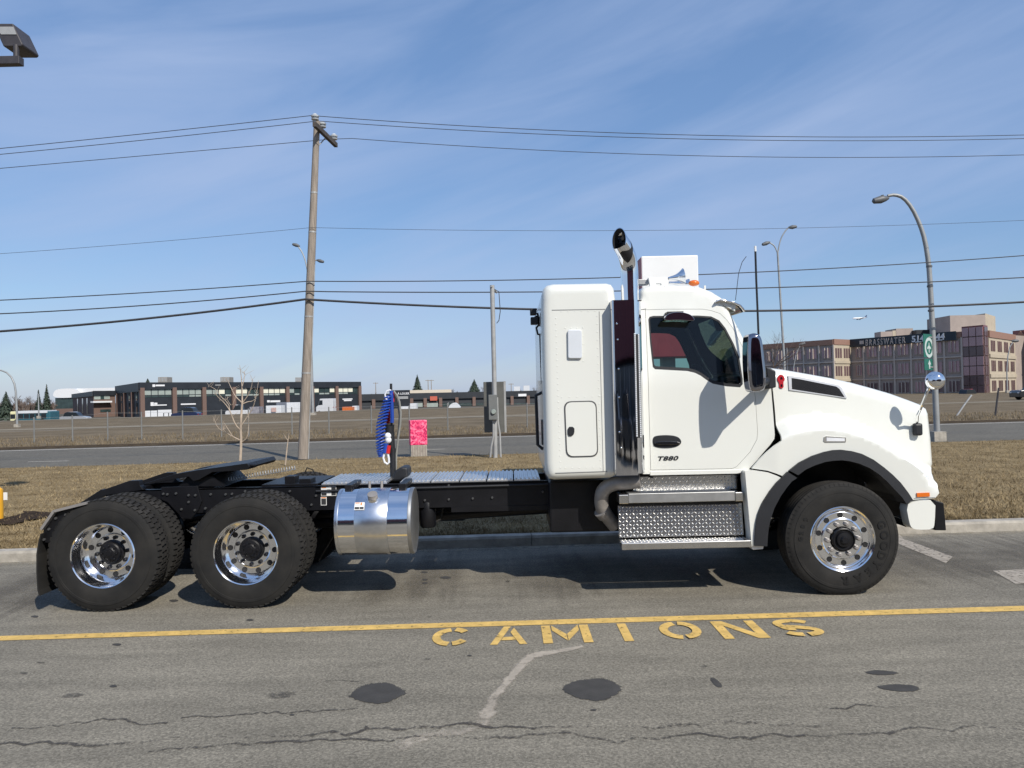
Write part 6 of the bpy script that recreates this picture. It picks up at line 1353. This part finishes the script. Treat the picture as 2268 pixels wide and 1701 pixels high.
for _ in range(70):
    bx_, by_ = rtw.choice(((690, 200), (712, 330), (410, 500), (470, 560), (520, 600), (600, 740), (500, 900), (560, 340), (600, 440), (838, 330), (800, 480), (870, 540), (745, 250), (890, 480), (850, 640), (790, 760), (400, 800), (495, 810), (540, 560), (340, 395), (640, 850), (795, 850)))
    p = Z2(bx_+rtw.uniform(-14, 14), by_+rtw.uniform(-14, 14), Yt+rtw.uniform(-.1, .1)); d = Vector((rtw.uniform(-.8, .8), rtw.uniform(-.6, .6), rtw.uniform(.2, 1))).normalized(); L_ = rtw.uniform(.08, .26); tws.tube([p, p+d*L_*.5+Vector((rtw.uniform(-.02, .02), 0, 0)), p+d*L_], [.004, .003, .0015], 4)
stuff(tws.build('twigs', m_bark, yt))
Ys = gnd(632, 1029, .1).y; tag(MB().tube([at(632, 1030, Ys), at(636, 990, Ys), at(640, 960, Ys)], [.022, .016, .006], 6).tube([at(637, 975, Ys), at(628, 960, Ys)], [.008, .003], 5).build('sapling', m_bark, smooth=True), 'leafless sapling stick just left of the wooden pole base', 'sapling')
def conifer(u, v0, v1, Y, wpx, label, seed, zbase=GZ, name='spruce_tree', group='spruces behind the buildings'):
    top_ = at(u, v0, Y); h = top_.z-zbase; bot = at(u, v1, Y).z; r_ = wpx/2*Y/F; rr = random.Random(seed); o = thing(name, label, 'tree', (top_.x, Y, zbase), group)
    MB().tube([(top_.x, Y, zbase), (top_.x, Y, top_.z-.1)], [.25, .03], 6).build('trunk', m_twig, o)
    mb_ = MB(); n_ = 420
    for i in range(n_):
        t_ = (i/n_)**.75; z = top_.z-(top_.z-max(bot, zbase+.5))*t_; L_ = r_*t_*rr.uniform(.45, 1.1)+.12; a = rr.uniform(0, 6.283); d = Vector((math.cos(a), math.sin(a), 0)); s_ = Vector((-d.y, d.x, 0)); p = Vector((top_.x, Y, z))
        for k in range(4):
            f0, f1 = .25+.2*k, .5+.2*k; w_ = L_*.20*(1.2-.2*k); q_ = p+d*L_*f0-Vector((0, 0, .25*L_*f0)); e_ = p+d*L_*f1-Vector((0, 0, .5*L_*f1+.05)); mb_.add([q_-s_*w_, q_+s_*w_, e_+Vector((0, 0, rr.uniform(-.2, .1)))], [(0, 1, 2)])
    mb_.build('crown', m_needle, o, smooth='keep'); return o
conifer(924, 829, 864, 235, 26, 'tall narrow spruce rising above the beige wall', 1); conifer(1050, 839, 868, 235, 34, 'broad spruce just left of the meter pole', 2)
conifer(103, 850, 905, 175, 22, 'tall pointed spruce left of the white roof', 3); conifer(85, 862, 905, 180, 15, 'thin spruce beside the tallest one at left', 4)
conifer(13, 866, 925, 130, 50, 'large dark spruce at the left edge behind the bus', 5); conifer(327, 838, 850, 215, 13, 'spruce tip peeking over the black fascia roof', 6)
def baretree(u, vb, vt, Y, label, seed, spread=.5, zb=None, name='bare_tree', group='bare trees in the distance', lv=5, thin=1.0):
    b = at(u, vb, Y); top_ = at(u, vt, Y); zb = b.z if zb is None else zb; rr = random.Random(seed); h = top_.z-zb; o = thing(name, label, 'tree', (b.x, Y, zb), group); tr = MB(); cr_ = MB()
    def grow(p, d, L_, r_, k):
        q_ = p+d*L_; (tr if k == 0 else cr_).tube([p, p+d*L_*.5+Vector((rr.uniform(-.04, .04)*L_, 0, 0)), q_], [r_, r_*.8, r_*.62], 4 if k else 6)
        if k >= lv: return
        for i in range(3 if k < 3 else 2):
            dd = (d+Vector((rr.uniform(-1, 1), rr.uniform(-1, 1), rr.uniform(-.15, .5)))*spread).normalized(); grow(p+d*L_*rr.uniform(.55, 1), dd, L_*rr.uniform(.6, .8), r_*.6, k+1)
    grow(Vector((b.x, Y, zb)), Vector((0, 0, 1)), h*.3, h*.02*thin, 0)
    tr.build('trunk', m_twig, o); cr_.build('crown', m_twig, o); return o
for i, (u, vt, Y, lab) in enumerate(((30, 858, 190, 'bare brown tree behind the large dark spruce'), (62, 862, 185, 'bare brown tree left of the thin spruce'), (118, 866, 195, 'bare brown tree right of the tall pointed spruce'), (48, 872, 150, 'low bare tree just behind the bus'), (1008, 850, 240, 'reddish bare tree above the low black building'), (1068, 842, 240, 'bare tree between the broad spruce and the meter pole'), (1160, 848, 238, 'bare tree left of the sleeper back edge'), (1190, 845, 236, 'bare tree touching the sleeper back edge'), (815, 856, 230, 'bare tree right of the black fascia building end'))):
    baretree(u, 905, vt, Y, lab, 20+i, .62, GZ, lv=5, thin=1.3)
baretree(1700, 905, 690, 70, 'bare leafless tree behind the door mirror', 40, .62, 0.0, lv=6, thin=.6)
def woods(spans, label, seed, name='far_woods'):
    rr = random.Random(seed); mb_ = MB()
    def grow(p, d, L_, r_, k):
        q_ = p+d*L_; mb_.tube([p, q_], [r_, r_*.65], 3, cap=False)
        if k >= 5: return
        for i in range(3 if k < 2 else 2):
            dd = (d+Vector((rr.uniform(-1, 1), rr.uniform(-1, 1), rr.uniform(-.1, .5)))*.6).normalized(); grow(p+d*L_*rr.uniform(.5, 1), dd, L_*rr.uniform(.62, .82), r_*.66, k+1)
    for u0_, u1_, vt_, Y_, n_ in spans:
        for i in range(n_):
            u = rr.uniform(u0_, u1_); Y = Y_+rr.uniform(-8, 12); t_ = at(u, vt_+rr.uniform(-3, 8), Y); grow(Vector((t_.x, Y, GZ)), Vector((0, 0, 1)), (t_.z-GZ)*.27, .16, 0)
    return tag(mb_.build(name, m_twig), label, 'trees', kind='stuff')
woods([(-40, 122, 872, 200, 34)], 'far brown leafless wood behind the bus at left', 3)
woods([(800, 835, 862, 245, 7), (980, 1080, 858, 250, 16), (1135, 1215, 852, 250, 14)], 'far brown leafless treeline above the low black building', 4)
# ================================================================== vehicles
m_tyre2 = m_rubber; m_wind = M('car_glass', (.02, .025, .03), .08, var=.1)
PROF = {'car': ([(-.5, .18), (.5, .18), (.5, .42), (.47, .52), (.26, .58), (-.40, .60), (-.49, .52)], [(-.36, .58), (.24, .56), (.10, .96), (-.20, 1.0), (-.30, .93)]),
        'suv': ([(-.5, .16), (.5, .16), (.5, .45), (.47, .56), (.28, .60), (-.47, .62), (-.5, .5)], [(-.47, .60), (.26, .58), (.12, .97), (-.36, 1.0), (-.45, .92)]),
        'pickup': ([(-.5, .2), (.5, .2), (.5, .48), (.46, .57), (.24, .60), (-.48, .60), (-.5, .5)], [(-.12, .58), (.22, .58), (.10, .97), (-.08, 1.0)]),
        'van': ([(-.5, .14), (.5, .14), (.5, .42), (.46, .50), (.36, .58), (.26, 1.0), (-.49, 1.0), (-.5, .6)], [(.10, .60), (.345, .58), (.27, .90), (.10, .90)])}
def car(name, label, kind, u, Y, L_, W_, Ht, ang, mat, cat='car', z=GZ, group='parked vehicles'):
    c = u if isinstance(u, Vector) else Vector((at(u, 880, Y).x, Y, z)); o = thing(name, label, cat, c, group); ca_, sa_ = math.cos(R(ang)), math.sin(R(ang)); Mx = Matrix(((ca_, -sa_, 0, c.x), (sa_, ca_, 0, c.y), (0, 0, 1, c.z), (0, 0, 0, 1)))
    def bd(mb_, nm, mm, **k): mb_.v = [Mx@v for v in mb_.v]; return mb_.build(nm, mm, o, **k)
    lo_, hi_ = PROF[kind]; S = lambda P: [(x*L_, z_*Ht) for x, z_ in P]
    bd(MB().prism(S(lo_), -W_/2, W_/2), 'body', mat, bevel=.06)
    if kind == 'van': bd(MB().prism(S(hi_), -W_/2-.01, W_/2+.01), 'side_window', m_wind)
    else: bd(MB().prism(S(hi_), -W_*.44, W_*.44), 'cabin_glass', m_wind, bevel=.05); bd(MB().prism([(x*.86, z_) for x, z_ in [(min(p[0] for p in S(hi_))+.22*L_, Ht*.965), (max(p[0] for p in S(hi_))-.2*L_, Ht*.965), (max(p[0] for p in S(hi_))-.24*L_, Ht*1.01), (min(p[0] for p in S(hi_))+.25*L_, Ht*1.01)]], -W_*.42, W_*.42), 'roof', mat, bevel=.02)
    for sx in (-.31, .31):
        for sy in (-1, 1): bd(MB().lathe([(0, -.1), (.33, -.1), (.35, -.06), (.35, .06), (.33, .1), (0, .1)], (sx*L_, sy*(W_/2-.1), .35), 'y', 14), 'wheel', m_tyre2, smooth=True)
    for sx, mm in ((.497, m_wsign), (-.497, m_red)):
        for sy in (-1, 1): bd(MB().box(sx*L_-.02, sx*L_+.02, sy*W_*.36-.14, sy*W_*.36+.14, Ht*.40, Ht*.47), 'headlight' if sx > 0 else 'tail_light', mm)
    return o
pt = lambda n_, c_, **k: M(n_, c_, .3, coat=.6, var=.05, **k)
car('parked_suv', 'black sport utility vehicle cut off by the right edge', 'suv', 2300, 80, 4.8, 1.95, 1.75, 176, pt('black_car_paint', (.012, .012, .014)), z=.1)
car('parked_car', 'dark blue car parked before the second bay of the brick building', 'car', 413, 128, 4.6, 1.8, 2.1, 176, pt('navy_car_paint', (.012, .02, .06)))
car('parked_pickup', 'white pickup parked behind the bare young tree', 'pickup', 531, 132, 4.4, 1.9, 2.3, 178, pt('white_car_paint', (.6, .6, .6)))
car('parked_van', 'white van parked right of the wooden pole', 'van', 722, 150, 3.4, 1.9, 3.0, 172, pt('white_van_paint', (.62, .62, .62)), 'van')
car('parked_car', 'pale car parked behind the hood near the office block', 'car', 1955, 140, 4.5, 1.8, 1.9, 0, pt('silver_car_paint', (.42, .43, .45)))
car('parked_car', 'pink reflecting red car before the glass corner tower', 'car', 2146, 138, 4.4, 1.8, 2.1, 20, pt('red_car_paint', (.35, .06, .07)))
car('parked_car', 'dark grey car by the annex canopy', 'car', 166, 126, 4.4, 1.8, 1.8, 5, pt('grey_car_paint', (.30, .31, .33)))
for x_, y_, k_, lab_ in ((-8.5, -7.0, 'pickup', 'black pickup parked behind the viewpoint, mirrored at the left of the fuel tank'), (-2.2, -7.4, 'suv', 'dark vehicle parked behind the viewpoint, mirrored in the fuel tank'), (4.2, -7.0, 'pickup', 'dark pickup parked behind the viewpoint, mirrored in the heat shield'), (10.6, -7.3, 'suv', 'dark vehicle parked behind the viewpoint, mirrored in the front wheel')):
    car('parked_pickup' if k_ == 'pickup' else 'parked_suv', lab_, k_, Vector((x_, y_, 0)), y_, 5.7, 2.0, 1.95, 0, pt('dark_lot_paint', (.015, .017, .022)), z=0, group='vehicles seen only in reflections')
def trailer(u0, u1, v0, v1, Y, label, mat, d=2.4, name='box_trailer', cat='trailer', ribs=0):
    a, b = at(u0, v1, Y), at(u1, v0, Y); o = thing(name, label, cat, ((a.x+b.x)/2, Y, GZ), 'boxes and trailers parked beyond the field'); z0 = max(GZ+.55, min(a.z, b.z)-1.2)
    MB().box(a.x, b.x, Y, Y+d, z0, b.z).build('box', mat, o, bevel=.03)
    MB().box(a.x-.05, b.x+.05, Y-.04, Y+d+.04, z0-.12, z0-.005).build('chassis', m_bronze, o)
    for x in (a.x+.5, b.x-.5): 
        for y in (Y+.15, Y+d-.15): MB().lathe([(0, -.1), (.38, -.1), (.4, 0), (.38, .1), (0, .1)], (x, y, GZ+.4), 'y', 12).build('wheel', m_tyre2, o)
    for x in np.linspace(a.x+.15, b.x-.15, 4): MB().box(x-.03, x+.03, Y-.03, Y-.002, z0+.1, b.z-.1).build('side_rail', mat, o)
    return o
tr1 = trailer(589, 622, 898, 914, 126, 'low white trailer with a faded red print left of the wooden pole', m_gwhite)
fsign(Fac(XY(580, 125.9), XY(630, 125.9)), 601, 612, 903, 912, 'print', M('faded_red_print', (.50, .34, .30), .6, var=.2), tr1, .05, .02)
trailer(635, 664, 891, 913, 128, 'tall white box trailer touching the wooden pole', m_gwhite); trailer(758, 780, 901, 909, 140, 'orange skip container near the end of the brick building', M('orange_paint', (.55, .14, .03), .5, var=.1), name='skip_container', cat='container')
trailer(780, 790, 899, 908, 142, 'small white container right of the orange one', m_gwhite, name='small_container', cat='container'); trailer(884, 906, 900, 904.5, 150, 'low white trailer under the rental board', m_gwhite); trailer(908, 922, 893.5, 904, 150, 'white square box trailer right of the rental board', m_gwhite)
trailer(553, 573, 901, 916, 126, 'grey graffiti covered container right of the young tree', M('graffiti_grey', (.16, .15, .17), .7, vs=2, c2=(.32, .31, .33)), name='grey_container', cat='container')
trailer(612, 634, 891, 913, 134, 'dull blue grey container between two white trailers', M('blue_grey', (.15, .165, .20), .7, var=.2), name='grey_container', cat='container')
tn = thing('white_tent', 'low white tarpaulin tent on the field crest', 'tent', (*XY(1006, 122), .06)); a, b = at(992, 902, 122), at(1021, 902, 122); zt2 = at(1006, 891, 122).z
MB().prism(smooth_poly([(a.x, a.z-.2), (b.x, b.z-.2), (b.x-.5, zt2-.3), ((a.x+b.x)/2, zt2), (a.x+.35, zt2-.35)], 1), 122, 124).build('tarpaulin', m_gwhite, tn)
MB().tube([(a.x, 121.9, .0), (a.x+.1, 121.9, zt2)], .05, 5).build('tent_pole', m_galv, tn)
# bus
bs = thing('city_bus', 'white and teal city bus with yellow end parked at the far left', 'bus', (*XY(66, 118), GZ), 'parked vehicles'); a, b = at(22, 928, 118), at(111, 911, 118); z0 = GZ+.35; ym = at(36, 915, 118).x; hb_ = at(60, 911, 118).z
MB().box(ym+.01, b.x, 118, 120.5, z0, hb_-.05).build('body', M('teal_paint', (.03, .11, .14), .4, var=.2), bs, bevel=.12)
MB().box(a.x, ym, 117.99, 120.51, z0, hb_+.02).build('front_end', M('pale_yellow_paint', (.70, .66, .38), .4, var=.08), bs, bevel=.12)
MB().box(ym+.1, b.x-.4, 117.9, 120.4, hb_-.30, hb_+.08).build('roof_band', m_gwhite, bs)
for k in range(5): x = ym+.3+(b.x-ym-.8)*k/5; MB().box(x, x+(b.x-ym-.8)/5-.12, 117.97, 117.995, hb_-1.15, hb_-.42).build('window', m_wind, bs)
MB().box(a.x+.1, ym-.15, 117.96, 117.985, hb_-1.1, hb_-.4).build('door_window', m_wind, bs)
for x in (a.x+1, b.x-1.2): MB().lathe([(0, -.1), (.45, -.1), (.48, 0), (.45, .1), (0, .1)], (x, 118.05, GZ+.48), 'y', 14).build('wheel', m_tyre2, bs)
# ---- small distant utility poles
for u, v0, Y, lab in ((832, 847, 300, 'far thin utility pole above the brick building end'), (948, 841, 280, 'far utility pole left of a pair above the beige wall'), (955, 841, 285, 'far utility pole right of a pair above the beige wall'), (1132, 849, 290, 'far utility pole right of the meter cabinet')):
    p = at(u, v0, Y); o = thing('distant_pole', lab, 'utility pole', (p.x, Y, GZ), 'distant utility poles'); MB().tube([(p.x, Y, GZ), p], [.2, .13], 6).build('shaft', m_wood, o); MB().box(p.x-1.0, p.x+1.0, Y-.08, Y+.08, p.z-.4, p.z-.2).build('crossarm', m_wood, o)
# ---- airliner
Ya = 1900; c = at(1904, 705, Ya); pl_ = thing('airliner', 'small white airliner descending in the sky above the office block', 'airplane', c)
U = lambda x, y, z: c+Vector((-x, y, z))
m_plane = M('plane_white', (.78, .78, .8), .4, var=.02)
MB().tube([U(x, 0, z) for x, z in ((18, -.5), (17.3, -.4), (15.5, 0), (12, .2), (-6, .2), (-12, .9), (-17.5, 1.9))], [.3, 1.1, 1.85, 2.05, 2.05, 1.3, .25], 14).build('fuselage', m_plane, pl_, smooth=True)
for s in (-1, 1):
    MB().add([U(4, s*1.6, -.8), U(-3, s*1.6, -.8), U(-6, s*17, .8), U(-4, s*17, .8), U(4, s*1.6, -1.2), U(-3, s*1.6, -1.2), U(-6, s*17, .6), U(-4, s*17, .6)], [(0, 1, 2, 3), (7, 6, 5, 4), (0, 4, 5, 1), (1, 5, 6, 2), (2, 6, 7, 3), (3, 7, 4, 0)]).build('wing', m_cast, pl_)
    MB().tube([U(5, s*5.6, -2.2), U(1.4, s*5.6, -2.1)], [1.1, .8], 12).build('engine', m_lamp, pl_, smooth=True)
    MB().add([U(-13.5, s*.6, 1.4), U(-16.5, s*.6, 1.6), U(-18, s*6, 2), U(-16.8, s*6, 2), U(-15, s*.6, 1.1)], [(0, 1, 2, 3), (0, 4, 1), (0, 3, 4), (1, 4, 2), (2, 4, 3)]).build('tailplane', m_cast, pl_)
    MB().tube([U(-.5, s*2.6, -1.5), U(-.5, s*2.6, -4)], [.35, .8], 8).build('landing_gear', m_lamp, pl_)
MB().add([U(-11.5, .15, 2), U(-16.8, .15, 2), U(-18.8, .1, 7.6), U(-16.6, .1, 7.6), U(-11.5, -.15, 2), U(-16.8, -.15, 2), U(-18.8, -.1, 7.6), U(-16.6, -.1, 7.6)], [(0, 1, 2, 3), (7, 6, 5, 4), (0, 4, 5, 1), (1, 5, 6, 2), (2, 6, 7, 3), (3, 7, 4, 0)]).build('tail_fin', M('fin_blue', (.05, .07, .15), .4), pl_)
